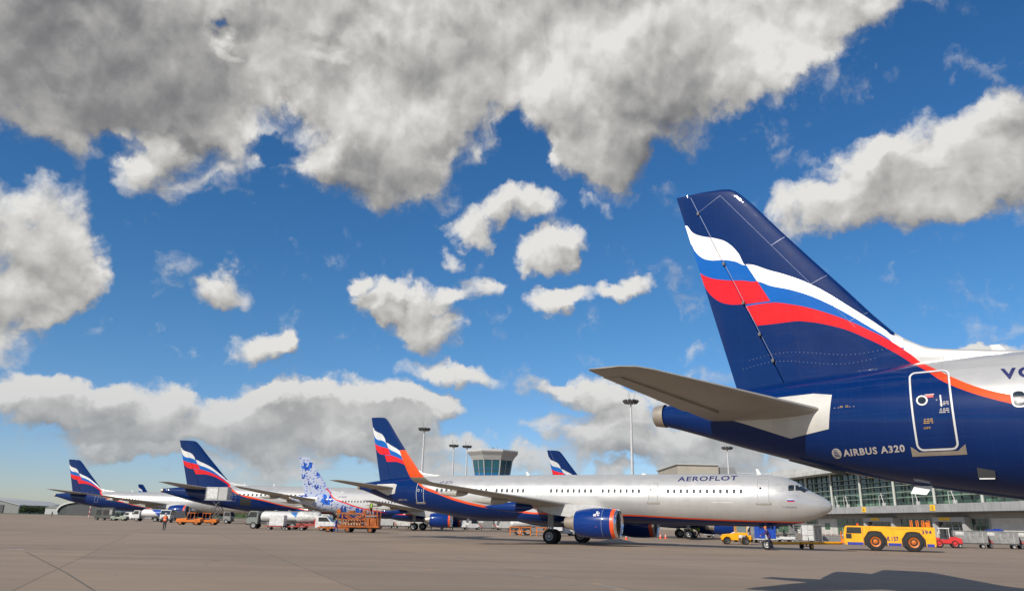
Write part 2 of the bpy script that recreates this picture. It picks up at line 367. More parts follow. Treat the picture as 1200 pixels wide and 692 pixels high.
def livery(name, L, S, kind):
    'paint scheme in the aircraft frame: ft = metres forward of the tail end, z = height'
    m = bpy.data.materials.new(name); m.use_nodes = True; T = NT(m.node_tree); b = m.node_tree.nodes['Principled BSDF']
    co = T.new('ShaderNodeTexCoord').outputs['Object']; x, y, z = T.sep(co)
    if S.wide:
        ft = T.m('ADD', T.m('MULTIPLY', T.m('ADD', x, L - S.xg), .46), -.35)
        z = T.m('ADD', T.m('MULTIPLY', T.m('SUBTRACT', z, 8.6), .575), 5.9)
    else:
        ft = T.m('ADD', x, L - S.xg)
    gt = lambda a, c: T.m('GREATER_THAN', a, c)
    R1 = [(2.9, 7.27), (3.4, 7.26), (3.9, 7.26), (4.38, 7.18), (4.85, 7.03), (5.31, 6.83), (5.75, 6.56), (6.2, 6.25), (6.65, 5.88), (6.92, 5.60), (7.15, 5.39), (7.38, 5.15), (7.65, 4.95), (8.05, 4.72), (8.4, 4.56), (8.76, 4.42), (9.1, 4.31)]
    R2 = [(2.9, 7.9), (3.4, 7.89), (3.9, 7.76), (4.4, 7.58), (4.87, 7.36), (5.33, 7.11), (5.76, 6.83), (6.2, 6.52), (6.7, 6.08), (7.06, 5.67), (7.3, 5.46), (7.67, 5.17), (8.07, 4.91), (8.43, 4.74), (8.8, 4.62), (9.11, 4.55)]
    if S.wide: R1 += [(11, 3.9), (13, 3.35), (16, 2.75), (20, 2.3), (24, 2.1), (30, 2.0)]; R2 += [(11, 4.05), (13, 3.47), (16, 2.85), (20, 2.4), (24, 2.19), (30, 2.09)]
    else: R1 += [(10.3, 3.98), (11.7, 3.55), (14.4, 2.98), (17.9, 2.58), (20, 2.40), (29, 2.36), (33, 2.22), (38, 2.1), (46, 2.05)]; R2 += [(10.3, 4.2), (11.7, 3.76), (14.4, 3.18), (17.9, 2.76), (20, 2.55), (29, 2.48), (33, 2.33), (38, 2.2), (46, 2.14)]
    r1a = T.curve(ft, [p for p in R1 if p[0] <= 9.2], 2.5, 10, 12); r2a = T.curve(ft, [p for p in R2 if p[0] <= 9.2], 2.5, 10, 12)
    r1b = T.curve(ft, [p for p in R1 if p[0] >= 7], 6, 46, 12); r2b = T.curve(ft, [p for p in R2 if p[0] >= 7], 6, 46, 12)
    k = gt(ft, 8.6)
    pick = lambda a, c: T.m('ADD', T.m('MULTIPLY', a, T.m('SUBTRACT', 1.0, k)), T.m('MULTIPLY', c, k))
    r1 = pick(r1a, r1b); r2 = pick(r2a, r2b)
    b1 = T.curve(ft, [(2.9, 8.6), (3.41, 8.38), (3.92, 8.19), (4.41, 7.95), (4.88, 7.65), (5.33, 7.31), (5.76, 6.95), (6.18, 6.60), (6.58, 6.24)], 2.5, 7, 12)
    w1 = T.curve(ft, [(2.6, 9.18), (3.45, 8.83), (3.96, 8.58), (4.44, 8.29), (4.91, 7.93), (5.35, 7.54), (5.87, 7.08), (6.19, 6.78), (6.4, 6.58)], 2.5, 7, 12)
    a1 = T.curve(ft, [(.87, 10.80), (1.08, 10.53), (1.36, 10.35), (1.78, 10.19), (2.19, 9.95), (2.48, 9.58), (2.70, 9.15)], .5, 3.5, 12)
    a2 = T.curve(ft, [(1.0, 10.15), (1.13, 9.9), (1.33, 9.65), (1.6, 9.51), (2.06, 9.43), (2.38, 9.32), (2.70, 9.15)], .5, 3.5, 12)
    a3 = T.curve(ft, [(1.0, 9.45), (1.3, 9.12), (1.55, 8.96), (2.01, 8.80), (2.56, 8.69), (2.94, 8.60)], .5, 3.5, 12)
    a4 = T.curve(ft, [(1.2, 9.05), (1.45, 8.56), (1.69, 8.26), (2.02, 8.06), (2.51, 7.97), (3.3, 7.95)], .5, 3.5, 12)
    C_nav = (.0004, .0175, .100); C_wh = (.72, .70, .66); C_bl = (.006, .105, .40); C_rd = (.66, .012, .016)
    C_or = (.78, .085, .018); C_si = (.51, .505, .49)
    if kind == 'folk': C_nav_f = (.01, .02, .12)
    redc = T.mix(T.ramp(ft, 6.6, 8.0), C_rd, C_or)
    top = T.mix(T.m('MULTIPLY', T.m('LESS_THAN', ft, 6.42), gt(z, w1)), C_si, C_nav)
    whz = T.mix(T.m('LESS_THAN', ft, 6.6), C_si, C_wh)
    fwd = T.mix(gt(z, r1), C_nav, redc)
    up_ = T.mix(gt(z, b1), C_bl, T.mix(gt(z, w1), whz, top))
    up_ = T.mix(gt(ft, 6.6), up_, C_si)
    fwd = T.mix(gt(z, r2), fwd, up_)
    aft = T.mix(gt(z, a4), C_nav, C_rd); aft = T.mix(gt(z, a3), aft, C_bl); aft = T.mix(gt(z, a2), aft, C_wh); aft = T.mix(gt(z, a1), aft, C_nav)
    f1 = T.m('MULTIPLY', gt(z, 7.95), gt(ft, T.m('ADD', 2.69, T.m('MULTIPLY', T.m('SUBTRACT', 9.18, z), .515))))
    f2 = T.m('MULTIPLY', T.m('SUBTRACT', 1.0, gt(z, 7.95)), gt(ft, T.m('ADD', 2.52, T.m('MULTIPLY', T.m('SUBTRACT', 8.03, z), .5))))
    col = T.mix(T.m('MAXIMUM', f1, f2), aft, fwd)
    if S.wide:
        col = T.mix(T.m('MULTIPLY', gt(ft, 3.2), T.m('LESS_THAN', z, 0.0)), col, col)
    if kind == 'folk':
        # white tail strewn with blue brush-stroke blooms
        p2 = T.comb(ft, z, 0.0)
        wob = T.vm('SCALE', T.vm('SUBTRACT', T.comb(T.noise(p2, 1.1, 2), T.noise(T.vm('ADD', p2, (5, 5, 0)), 1.1, 2)), (.5, .5, 0)), 1.1)
        pw = T.vm('ADD', p2, wob); msk = None
        for fx_, fz_, fr_ in ((2.3, 10.3, .85), (1.6, 8.5, .4), (4.4, 8.9, .42), (6.7, 4.8, 1.05), (2.2, 5.0, .55), (9.8, 3.2, .6), (12.6, 2.9, .7), (4.3, 6.7, .4), (2.9, 7.4, .35)):
            dv = T.vm('SUBTRACT', pw, (fx_, fz_, 0)); ln = T.vm('LENGTH', dv, out=1)
            sx_, sz_, _ = T.sep(dv); ang = T.m('ARCTAN2', sz_, sx_)
            petal = T.m('MULTIPLY', T.m('SINE', T.m('MULTIPLY', ang, 7.0)), .14 * fr_)
            inn = T.m('GREATER_THAN', T.m('ADD', T.m('MULTIPLY', T.m('ABSOLUTE', sx_), 2.2), T.m('MULTIPLY', T.m('SUBTRACT', sz_, -.0), -.75)), .30 * fr_)
            q_ = T.m('MULTIPLY', T.m('LESS_THAN', T.m('ADD', ln, petal), fr_), inn)
            msk = q_ if msk is None else T.m('MAXIMUM', msk, q_)
        v2 = T.new('ShaderNodeTexVoronoi'); T.put(v2.inputs['Vector'], T.comb(T.m('ADD', T.m('MULTIPLY', ft, .8), T.m('MULTIPLY', z, .5)), T.m('SUBTRACT', T.m('MULTIPLY', z, 1.7), ft))); v2.inputs['Scale'].default_value = 1.7
        leaf = T.m('MULTIPLY', T.m('LESS_THAN', v2.outputs['Distance'], .30), gt(T.noise(p2, 1.3, 2), .38))
        msk = T.m('MAXIMUM', msk, leaf)
        pat = T.mix(msk, (.38, .42, .52), T.mix(T.ramp(T.noise(p2, 1.6, 2), .4, .6), (.008, .03, .22), (.02, .13, .55)))
        isf = T.m('MAXIMUM', T.m('LESS_THAN', z, r1), T.m('LESS_THAN', ft, 7.1))
        pat = T.mix(T.m('MULTIPLY', gt(ft, 15.0), T.m('LESS_THAN', z, r1)), pat, C_nav)
        bandred = T.m('MULTIPLY', gt(z, r1), T.m('LESS_THAN', z, r2))
        base = T.mix(bandred, C_si, (.62, .02, .02))
        col = T.mix(T.m('MAXIMUM', T.m('LESS_THAN', z, r1), T.m('MULTIPLY', T.m('LESS_THAN', ft, 7.0), T.m('SUBTRACT', 1.0, T.m('MULTIPLY', bandred, gt(ft, 6.0))))), base, pat)
    # slight unevenness of old paint: dull streaks and faint panel tone changes
    st = T.noise(T.comb(T.m('MULTIPLY', x, .5), T.m('MULTIPLY', z, .5), y), 1.6, 6, .65)
    pn = T.new('ShaderNodeTexBrick'); T.put(pn.inputs['Vector'], T.comb(x, z)); pn.inputs['Scale'].default_value = .55
    pn.inputs['Color1'].default_value = (.47, .47, .47, 1); pn.inputs['Color2'].default_value = (.53, .53, .53, 1); pn.inputs['Mortar'].default_value = (.40, .40, .40, 1)
    pn.inputs['Mortar Size'].default_value = .006; pn.inputs['Brick Width'].default_value = 1.1; pn.inputs['Row Height'].default_value = .6
    kk = T.m('ADD', T.m('MULTIPLY', T.m('SUBTRACT', st, .5), .28), 1.0)
    kk = T.m('MULTIPLY', kk, T.m('ADD', T.m('MULTIPLY', T.sep(pn.outputs[0])[0], .36), .82))
    col = T.vm('SCALE', col, kk)
    # frame and lap joints: hair-thin darker lines, with rivet dots along them on the near machine
    jx = T.m('LESS_THAN', T.m('ABSOLUTE', T.m('SUBTRACT', T.m('FRACT', T.m('MULTIPLY', ft, 1 / 2.13)), .5)), .0022)
    jz = T.m('LESS_THAN', T.m('ABSOLUTE', T.m('SUBTRACT', T.m('FRACT', T.m('MULTIPLY', T.m('ADD', z, .31), 1 / 1.27)), .5)), .0030)
    col = T.mix(T.m('MULTIPLY', T.m('MAXIMUM', jx, jz), .45), col, T.vm('SCALE', col, .35))
    rvx = T.m('MULTIPLY', T.m('LESS_THAN', T.m('ABSOLUTE', T.m('SUBTRACT', T.m('FRACT', T.m('MULTIPLY', ft, 1 / .533)), .5)), .011), T.m('LESS_THAN', T.m('ABSOLUTE', T.m('SUBTRACT', T.m('FRACT', T.m('MULTIPLY', z, 16.0)), .5)), .12))
    rvz = T.m('MULTIPLY', T.m('LESS_THAN', T.m('ABSOLUTE', T.m('SUBTRACT', T.m('FRACT', T.m('MULTIPLY', T.m('ADD', z, .36), 1 / .635)), .5)), .009), T.m('LESS_THAN', T.m('ABSOLUTE', T.m('SUBTRACT', T.m('FRACT', T.m('MULTIPLY', ft, 16.0)), .5)), .12))
    rv_ = T.m('MAXIMUM', rvx, rvz)
    col = T.mix(T.m('MULTIPLY', rv_, .07), col, (.35, .37, .42))
    # grime: long streaks running aft and downwards
    gr = T.ramp(T.noise(T.comb(T.m('MULTIPLY', x, .35), T.m('MULTIPLY', z, 2.2), y), 1.5, 6, .7), .52, .78)
    col = T.mix(T.m('MULTIPLY', gr, .45), col, T.vm('SCALE', col, .68))
    cs_ = T.sep(col); slv = T.m('MULTIPLY', T.m('GREATER_THAN', cs_[0], .2), T.m('GREATER_THAN', cs_[2], .2))
    if kind != 'folk': T.l.new(T.m('MULTIPLY', slv, .42), b.inputs['Metallic'])
    T.l.new(col, b.inputs['Base Color'])
    T.l.new(T.m('ADD', T.m('MULTIPLY', st, .25), .24), b.inputs['Roughness'])
    b.inputs['Coat Weight'].default_value = .60; b.inputs['Coat Roughness'].default_value = .03; b.inputs['Specular IOR Level'].default_value = .04
    bn = T.new('ShaderNodeBump'); bn.inputs['Strength'].default_value = .35; bn.inputs['Distance'].default_value = .02
    T.l.new(T.m('ADD', T.noise(T.comb(T.m('MULTIPLY', x, .8), T.m('MULTIPLY', y, 1.2), T.m('MULTIPLY', z, 1.2)), 1.6, 3), T.m('MULTIPLY', T.m('SINE', T.m('MULTIPLY', ft, 11.8)), .05)), bn.inputs['Height']); T.l.new(bn.outputs[0], b.inputs['Coat Normal'])
    return m

class Plane:
    def __init__(s, name, label, nose, yaw, L, wide=False, kind='flag', sharklet=False, detail=2, group=None, xg=17.71):
        s.L = L; s.wide = wide; s.xg = xg; s.detail = detail
        s.k = 1.5 if wide else 1.0; s.kn = 1.5 if wide else 1.0; s.kt = 1.72 if wide else 1.0
        s.zc = 5.5 if wide else 3.8
        fx, fy = math.cos(yaw), math.sin(yaw)
        s.root = thing(name, label, 'airliner', (nose[0] - fx * xg, nose[1] - fy * xg, 0), yaw, group)
        ns = [(x * s.kn, s.zc + (a - 3.8) * s.k, s.zc + (b_ - 3.8) * s.k, w * s.k) for x, a, b_, w in NOSE]
        tl = [(L - f * s.kt, s.zc + (a - 3.8) * s.k, s.zc + (b_ - 3.8) * s.k, w * s.k) for f, a, b_, w in TAIL]
        st = ns + tl; xs = [p[0] for p in st]
        s.ft_, s.fb_, s.fw_ = (pchip(xs, [p[i] for p in st]) for i in (1, 2, 3))
        s.x0 = 0; s.x1 = xs[-1]
        s.paint = livery(name + '_livery', L, s, kind)
    def ring(s, xn): return s.ft_(xn), s.fb_(xn), s.fw_(xn)
    def pt(s, xn, th, off=0.0):
        t, b_, w = s.ring(xn); zm = (t + b_) / 2; h = (t - b_) / 2
        return Vector((s.xg - xn, -(w + off) * math.cos(th), zm + (h + off) * math.sin(th)))
    def surf(s, xn, z, off=0.0, side=1):
        t, b_, w = s.ring(xn); zm = (t + b_) / 2; h = (t - b_) / 2
        q = max(-1, min(1, (z - zm) / h)); th = math.asin(q)
        v = s.pt(xn, th, off)
        if side < 0: v.y = -v.y
        return v
    def decal(s, vs, fs, name, mat, off=.006, parent=None, grid=.18, smooth=True):
        'a flat outline in (xn, z) laid on the fuselage skin'
        bm = bmesh.new(); V = [bm.verts.new((x, 0, z)) for x, z in vs]
        for f in fs:
            try: bm.faces.new([V[i] for i in f])
            except ValueError: pass
        x0 = min(v[0] for v in vs); x1 = max(v[0] for v in vs); z0 = min(v[1] for v in vs); z1 = max(v[1] for v in vs)
        def cut(co, no):
            g_ = bm.verts[:] + bm.edges[:] + bm.faces[:]
            bmesh.ops.bisect_plane(bm, geom=g_, plane_co=co, plane_no=no, dist=1e-5)
        a = x0 + grid * 2
        while a < x1 - .01: cut((a, 0, 0), (1, 0, 0)); a += grid * 2
        a = z0 + grid
        while a < z1 - .01: cut((0, 0, a), (0, 0, 1)); a += grid
        for v in bm.verts: v.co = s.surf(v.co.x, v.co.z, off)
        me = bpy.data.meshes.new(name); bm.normal_update()
        for f in bm.faces:
            if f.normal.y > 0: f.normal_flip()
        bm.to_mesh(me); bm.free(); me.materials.append(mat)
        if smooth:
            for p in me.polygons: p.use_smooth = True
        o = bpy.data.objects.new(name, me); COL.objects.link(o); o.parent = parent or s.root
        return o
    def rrect(s, x0, x1, z0, z1, r, n=5):
        out = []
        for cx, cz, a0 in ((x1 - r, z1 - r, 0), (x0 + r, z1 - r, 90), (x0 + r, z0 + r, 180), (x1 - r, z0 + r, 270)):
            for i in range(n + 1):
                a = R(a0 + 90 * i / n); out.append((cx + r * math.cos(a), cz + r * math.sin(a)))
        return out
    def frame(s, x0, x1, z0, z1, r, w):
        a = s.rrect(x0, x1, z0, z1, r); b_ = s.rrect(x0 + w, x1 - w, z0 + w, z1 - w, max(r - w, .01)); n = len(a)
        return a + b_, [(i, (i + 1) % n, n + (i + 1) % n, n + i) for i in range(n)]
    def door(s, xc, z0, z1, w=.85, outline=doorline, sill=True, detail=True):
        x0, x1 = xc - w / 2, xc + w / 2
        P = s.rrect(x0, x1, z0, z1, .12)
        d = s.decal(P, [tuple(range(len(P)))], 'door', s.paint, .006)
        vs, fs = s.frame(x0 - .03, x1 + .03, z0 - .03, z1 + .03, .15, .042)
        s.decal(vs, fs, 'door_outline', outline, .010, d)
        if sill:
            P = [(x0 - .16, z0 - .14), (x1 + .16, z0 - .14), (x1 + .16, z0 + .08), (x1 + .05, z0 - .0), (x1 + .0, z0 - .05), (x0 - .0, z0 - .05), (x0 - .05, z0 + .0), (x0 - .16, z0 + .08)]
            s.decal(P, [tuple(range(8))], 'sill_plate', tan, .008, d)
        if detail:
            P = [(xc + .19 + .09 * math.cos(R(a)), (z0 + z1) / 2 + .20 + .09 * math.sin(R(a))) for a in range(0, 360, 30)]
            Q = [(xc + .19 + .125 * math.cos(R(a)), (z0 + z1) / 2 + .20 + .125 * math.sin(R(a))) for a in range(0, 360, 30)]
            s.decal(Q + P, [(i, (i + 1) % 12, 12 + (i + 1) % 12, 12 + i) for i in range(12)], 'window_ring', white, .014, d, .1)
            s.decal(P, [tuple(range(12))], 'door_window', glass, .012, d, .1)
            vs, fs = s.frame(x0 + .015, x1 - .015, z0 + .015, z1 - .015, .10, .012)
            s.decal(vs, fs, 'door_seal', black, .0085, d)
            if s.detail >= 3:
                for (dx_, dz_, w_, h_, mt_) in ((.02, 1.36, .20, .025, greyletter), (.02, 1.30, .16, .08, red), (-.12, 1.22, .03, .02, greyletter), (-.26, 1.10, .20, .10, None), (-.24, .92, .22, .12, None), (.12, .70, .22, .13, 'o'), (.16, .58, .16, .05, 'o')):
                    xx = xc - dx_ * -1.0; zz = z0 + dz_ - .12
                    if mt_ in (None, 'o'):
                        m2 = pm('stencil_ochre', (.42, .25, .07), .5) if mt_ == 'o' else greyletter; V = []; Fq = []
                        for i in range(3):
                            for j in range(3):
                                wq = w_ / 3 * (.5 + .45 * ((i * 7 + j * 3) % 4) / 3); a0 = xx - w_ / 2 + w_ * j / 3; b0 = zz + h_ * i / 3; k0 = len(V)
                                V += [(a0, b0), (a0 + wq, b0), (a0 + wq, b0 + h_ * .16), (a0, b0 + h_ * .16)]; Fq.append((k0, k0 + 1, k0 + 2, k0 + 3))
                        s.decal(V, Fq, 'stencilled_notice', m2, .013, d, .5)
                    else: s.decal([(xx - w_ / 2, zz), (xx + w_ / 2, zz), (xx + w_ / 2, zz + h_), (xx - w_ / 2, zz + h_)], [(0, 1, 2, 3)], 'placard', mt_, .013, d, .5)
            s.decal([(xc - .22, z0 + .95), (xc - .19, z0 + .95), (xc - .19, z0 + 1.22), (xc - .22, z0 + 1.22)], [(0, 1, 2, 3)], 'handle', white, .014, d)
        return d
    def word(s, txt, xc0, z0, height, name, mat, stretch=1.0, spacing=1.0, bold=0.0, slope=0.0):
        'lettering on the starboard side; starts at xn = xc0 (aft end) and runs towards the nose'
        vs, fs = text_polys(txt, height / .73, stretch, spacing, bold)
        return s.decal([(xc0 - x, z0 + z + slope * x) for x, z in vs], fs, name, mat, .009, None, .22, smooth=True)
    def fuselage(s):
        xs = []; n1 = 26
        xs += [s.kn * 7.5 * (i / n1) ** 1.7 for i in range(n1 + 1)]
        a = xs[-1]; bq = s.L - 15.5 * s.kt; m = 12; xs += [a + (bq - a) * i / m for i in range(1, m)]
        m = 46; xs += [bq + (s.x1 - bq) * i / m for i in range(m + 1)]
        N = 64; mb = MB()
        rings = [[tuple(s.pt(x, 2 * math.pi * i / N)) for i in range(N)] for x in xs]
        mb.loft(rings, cap=True)
        f = mb.build('fuselage', s.paint, s.root, smooth=True, angle=50)
        e = MB(); t, b_, w = s.ring(s.x1); X = s.xg - s.x1; zc = (t + b_) / 2
        k = s.k
        e.lathe([(X + .26 * k, .345 * k), (X + .1 * k, .325 * k), (X - .05 * k, .30 * k), (X - .08 * k, .26 * k), (X - .06 * k, .22 * k), (X + .1 * k, .2 * k)], 'x', (0, 0, zc), 28, capb=True)
        e.build('exhaust', tan, s.root, smooth=True)
        return f
    def fin(s):
        sp = s.wide
        def tr(ft, z):
            if not sp: return ft, z
            return (ft + .35) / .46, 8.6 + (z - 5.9) / .575
        te = lambda z: .61 + (11.79 - z) * .2475
        hinge = lambda z: te(z) + .42 + (11.79 - z) * .155
        thick = lambda z: (.085 + (11.8 - z) * .036) * (1.6 if sp else 1)
        fle = pchip([p[0] for p in FIN_LE], [p[1] for p in FIN_LE])
        zs = [5.3, 5.6, 5.8, 5.9, 6.0, 6.08, 6.16, 6.26, 6.36, 6.5, 6.7, 7.2, 8, 9, 10, 11, 11.4, 11.6, 11.7, 11.76, 11.80]
        def prof(c):   # half thickness along a root-blend aerofoil, 0 = leading edge
            return 2.6 * (.2969 * math.sqrt(c) - .126 * c - .3516 * c * c + .2843 * c ** 3 - .1036 * c ** 4) / .26 * .5
        rings = []; rr = []
        for z in zs:
            le, h, t = fle(z), hinge(z), te(z); C = le - t; T_ = thick(z)
            if z > 11.65: T_ *= max(.12, math.sqrt(max(0, (11.82 - z) / .17)))
            if z < 6.9: T_ = T_ * (1 - .0 * (6.9 - z))
            main = 6.1 - t if le > 6.1 else C
            def half(ft):
                c = max(0.0, min(1, (le - ft) / C)) if le <= 6.6 else max(0.0, min(1.0, (6.6 - ft) / (6.6 - t)))
                v = prof(c) * T_ * 1.0
                if le > 6.6:
                    rid = .07 * math.sqrt(max(0, min(1, (le - ft) / .6)))
                    v = max(v, rid)
                    if ft > le - .001: v = .005
                return max(v, .006)
            cs = [1, .96, .9, .8, .65, .5, .35, .2, .1, .04, .012, 0]
            side = [(h + (le - h) * (1 - c)) for c in cs]
            ring = []
            for ft in side[:0:-1] if False else side:
                ring.append((ft, half(ft)))
            up = [(f_, -w) for f_, w in ring]; dn = [(f_, w) for f_, w in ring[::-1][1:]]
            loop = up + dn
            rings.append([(s.xg - s.L + tr(f_, z)[0], w * (1.5 if sp else 1), tr(f_, z)[1]) for f_, w in loop])
            cs2 = [0, .02, .3, .6, .85, 1]
            r2 = []
            for c in cs2: f_ = h - .012 + (t - h + .012) * c; r2.append((f_, max(half(h) * (1 - c) * (.96 if c else .55), .008)))
            lo = [(f_, -w) for f_, w in r2] + [(f_, w) for f_, w in r2[::-1]]
            rr.append([(s.xg - s.L + tr(f_, z)[0], w * (1.5 if sp else 1), tr(f_, z)[1]) for f_, w in lo])
        mb = MB(); mb.loft(rings); f = mb.build('vertical_stabilizer', s.paint, s.root, smooth=True, angle=40)
        mb = MB(); mb.loft(rr); mb.build('rudder', s.paint, f, smooth=True, angle=40)
        if s.detail >= 3:
            seam = pm('seam_metal', (.14, .16, .24), .35, metal=.4)
            def strip(p, q, w, nm, parent, n=14):
                m_ = MB(); vs = []
                for i in range(n + 1):
                    ft = p[0] + (q[0] - p[0]) * i / n; z = p[1] + (q[1] - p[1]) * i / n
                    le, t = fle(z), te(z); C = le - t; T_ = thick(z); c = max(0.0005, min(1, (le - ft) / C)) if le <= 6.6 else max(0, min(1, (6.6 - ft) / (6.6 - t)))
                    yy = prof(c) * T_ + .006
                    d = Vector((q[0] - p[0], q[1] - p[1])).normalized(); nx, nz_ = -d.y * w / 2, d.x * w / 2
                    vs += [(s.xg - s.L + ft + nx, -yy, z + nz_), (s.xg - s.L + ft - nx, -yy, z - nz_)]
                m_.add(vs, [(2 * i, 2 * i + 1, 2 * i + 3, 2 * i + 2) for i in range(n)]); m_.build(nm, seam, parent)
            strip((hinge(11.7) + .02, 11.7), (hinge(6.1) + .02, 6.1), .012, 'hinge_seam', f)
            fr = lambda z: fle(z) - .52 - (11.8 - z) * .035
            strip((fr(11.55), 11.55), (fr(6.9), 6.9), .007, 'leading_edge_seam', f)
            for z in (9.75, 8.4, 7.2):
                strip((fle(z + .08) - .06, z + .08), (fr(z - .12), z - .12), .012, 'joint_seam', f, 4)
            strip((fr(11.55), 11.55), (hinge(11.1) + .02, 11.15), .010, 'tip_seam', f, 6)
            for z in (11.1, 9.3, 8.0, 7.0, 6.2):   # hinge brackets standing proud of the skin
                q = MB(); X = s.xg - s.L + hinge(z); q.box(X - .03, X + .04, -thick(z) * .62 - .012, -thick(z) * .3, z - .05, z + .04); q.build('hinge_bracket', dgrey, f)
            rv = MB()
            for k_, (z_, a0, a1) in enumerate(((6.05, 2.4, 5.9), (6.28, 2.6, 6.2))):
                for i in range(34):
                    ft = a0 + (a1 - a0) * i / 33; zz = z_ + .12 * math.sin(i * .18); le, t = fle(zz), te(zz)
                    c = max(0, min(1, (6.6 - ft) / (6.6 - t))); yy = prof(c) * thick(zz) + .004; X = s.xg - s.L + ft
                    rv.box(X - .011, X + .011, -yy - .002, -yy + .01, zz - .007, zz + .007)
            rv.build('rivet_row', seam, f)['kind'] = 'stuff'
        return f
    def foil(s, secs, name, mat, thick=.11, tip=True, lead=None):
        'secs: (y, xLE, chord, z, t/c) -> lofted surface; y signed (starboard negative local y)'
        prof = [0, .01, .04, .1, .2, .35, .5, .7, .85, 1.0]
        def half(c): return 5 * (.2969 * math.sqrt(c) - .126 * c - .3516 * c * c + .2843 * c ** 3 - .1036 * c ** 4)
        rings = []
        for (yy, xl, ch, z, tc) in secs:
            up = [(c, half(c) * tc * ch + .003) for c in prof]; dn = [(c, -half(c) * tc * ch * .75 - .003) for c in prof]
            loop = up + dn[::-1][:-1] if False else up + dn[::-1]
            rings.append([(s.xg - xl - c * ch, yy, z + h) for c, h in loop])
        mb = MB(); mb.loft(rings); return mb.build(name, mat, s.root, smooth=True, angle=45)
    def tailplane(s):
        L = s.L
        for sd in (1, -1):
            if not s.wide:
                secs = [(-sd * .55, L - 4.95, 3.45, 4.56, .10), (-sd * 1.3, L - 4.42, 3.1, 4.66, .10), (-sd * 3.6, L - 3.2, 2.22, 4.88, .095), (-sd * 5.7, L - 2.08, 1.42, 5.08, .09), (-sd * 6.05, L - 1.82, 1.2, 5.115, .07), (-sd * 6.22, L - 1.45, .8, 5.13, .03)]
            else:
                secs = [(-sd * 1.0, L - 12.2, 7.0, 7.6, .10), (-sd * 10.2, L - 5.6, 2.5, 8.6, .09), (-sd * 10.7, L - 4.6, 1.6, 8.65, .04)]
            h = s.foil(secs, 'horizontal_stabilizer', wgrey)
            # elevator: the hinged aft third, a shallow slab set just proud of the skin
            if not s.wide:
                m = MB(); rings = []
                for yy, xl, ch, z in ((1.75, L - 4.18, 2.93, 4.70), (3.6, L - 3.2, 2.22, 4.88), (5.5, L - 2.18, 1.50, 5.06)):
                    xh = s.xg - xl - ch * .68; xt = s.xg - xl - ch * 1.015
                    rings.append([(xh, -sd * yy, z - .047 * ch * .9 - .005), (xh, -sd * yy, z + .05 * ch), (xt, -sd * yy, z + .006), (xt, -sd * yy, z - .008)])
                m.loft(rings); m.build('elevator', pm('elevator_paint', (.30, .285, .25), .45, vscale=1.0), h)
                if s.detail >= 3:
                    for yy in (3.0, 3.9, 4.8, 5.5):
                        q = MB(); xt = s.xg - (L - 4.95 + 3.45 + (yy - .55) * .165) ; zt = 4.56 + (yy - .55) * .105
                        q.tube((xt + .05, -sd * yy, zt), (xt - .16, -sd * yy, zt + .01), .006, .003, 5); q.build('static_wick', black, h)
                if sd == 1:
                    P = [(4.92, 4.98), (4.45, 5.06), (2.3, 5.02), (1.9, 4.62), (2.6, 4.38), (3.75, 3.95), (4.78, 4.12)]
                    s.decal([(L - a, b_) for a, b_ in P], [tuple(range(7))], 'tailplane_root_plate', pm('root_plate_paint', (.50, .485, .45), .4, vscale=1.2), .012, None, .12)
    def wings(s, sharklet):
        dx = (21.97 - 17.71) if abs(s.xg - 21.97) < .1 else 0
        for sd in (1, -1):
            if not s.wide:
                xl = lambda y: 25.9 - 4.26 + dx - .535 * (17 - y)
                z_ = lambda y: 2.72 + (y - 1.8) * .103
                secs = [(y, xl(y), c, z_(y), t) for y, c, t in ((1.2, 6.9, .14), (2.2, 6.2, .135), (4.0, 5.05, .125), (6.4, 3.85, .12), (11, 2.75, .11), (16.6, 1.62, .10), (17.05, 1.45, .08))]
                secs = [(-sd * y, x, c, z, t) for y, x, c, z, t in secs]
                w = s.foil(secs, 'wing', wgrey)
                if sharklet:
                    # upswept tip: a blended curve growing out of the wing end
                    rings = []; pr = [0, .02, .1, .3, .6, 1.0]
                    for (yo, zo, xo, ch, ang) in ((17.0, 0, 0, 1.50, 0), (17.35, .10, .22, 1.36, 30), (17.62, .38, .50, 1.2, 58), (17.78, .8, .85, 1.02, 74), (17.93, 1.6, 1.45, .78, 80), (18.02, 2.3, 1.98, .52, 80)):
                        zz = z_(17.0) + zo; a = R(ang); X0 = xl(17.0) + xo
                        loop = []
                        for sg in (1, -1):
                            for c in (pr if sg > 0 else pr[::-1]):
                                h = 5 * (.2969 * math.sqrt(c) - .126 * c - .3516 * c * c + .2843 * c ** 3 - .1036 * c ** 4) * .09 * ch * sg + .003 * sg
                                loop.append((s.xg - X0 - c * ch, -sd * (yo - h * math.sin(a)), zz + h * math.cos(a)))
                        rings.append(loop)
                    m = MB(); m.loft(rings[:3]); m.build('winglet_root', wgrey, w, smooth=True)
                    m = MB(); m.loft(rings[2:]); m.build('winglet', orange_flag, w, smooth=True)
                fair = [(6.35, 2.4, 4.6, .42, navy), (9.3, 1.7, 3.3, .30, wgrey), (13.0, 1.45, 2.7, .24, wgrey)]
            else:
                xl = lambda y: 26.2 + (y - 3.1) * .66
                z_ = lambda y: 3.9 + (y - 3.1) * .115
                secs = [(-sd * y, xl(y), c, z_(y), t) for y, c, t in ((2.2, 13.6, .12), (9.5, 8.6, .115), (20, 4.9, .10), (29.5, 2.4, .09), (32.3, .7, .05))]
                w = s.foil(secs, 'wing', wgrey)
                fair = [(7.5, 4.0, 7.5, .6, wgrey), (14.5, 3.0, 5.6, .45, wgrey), (20.5, 2.6, 4.6, .4, wgrey)]
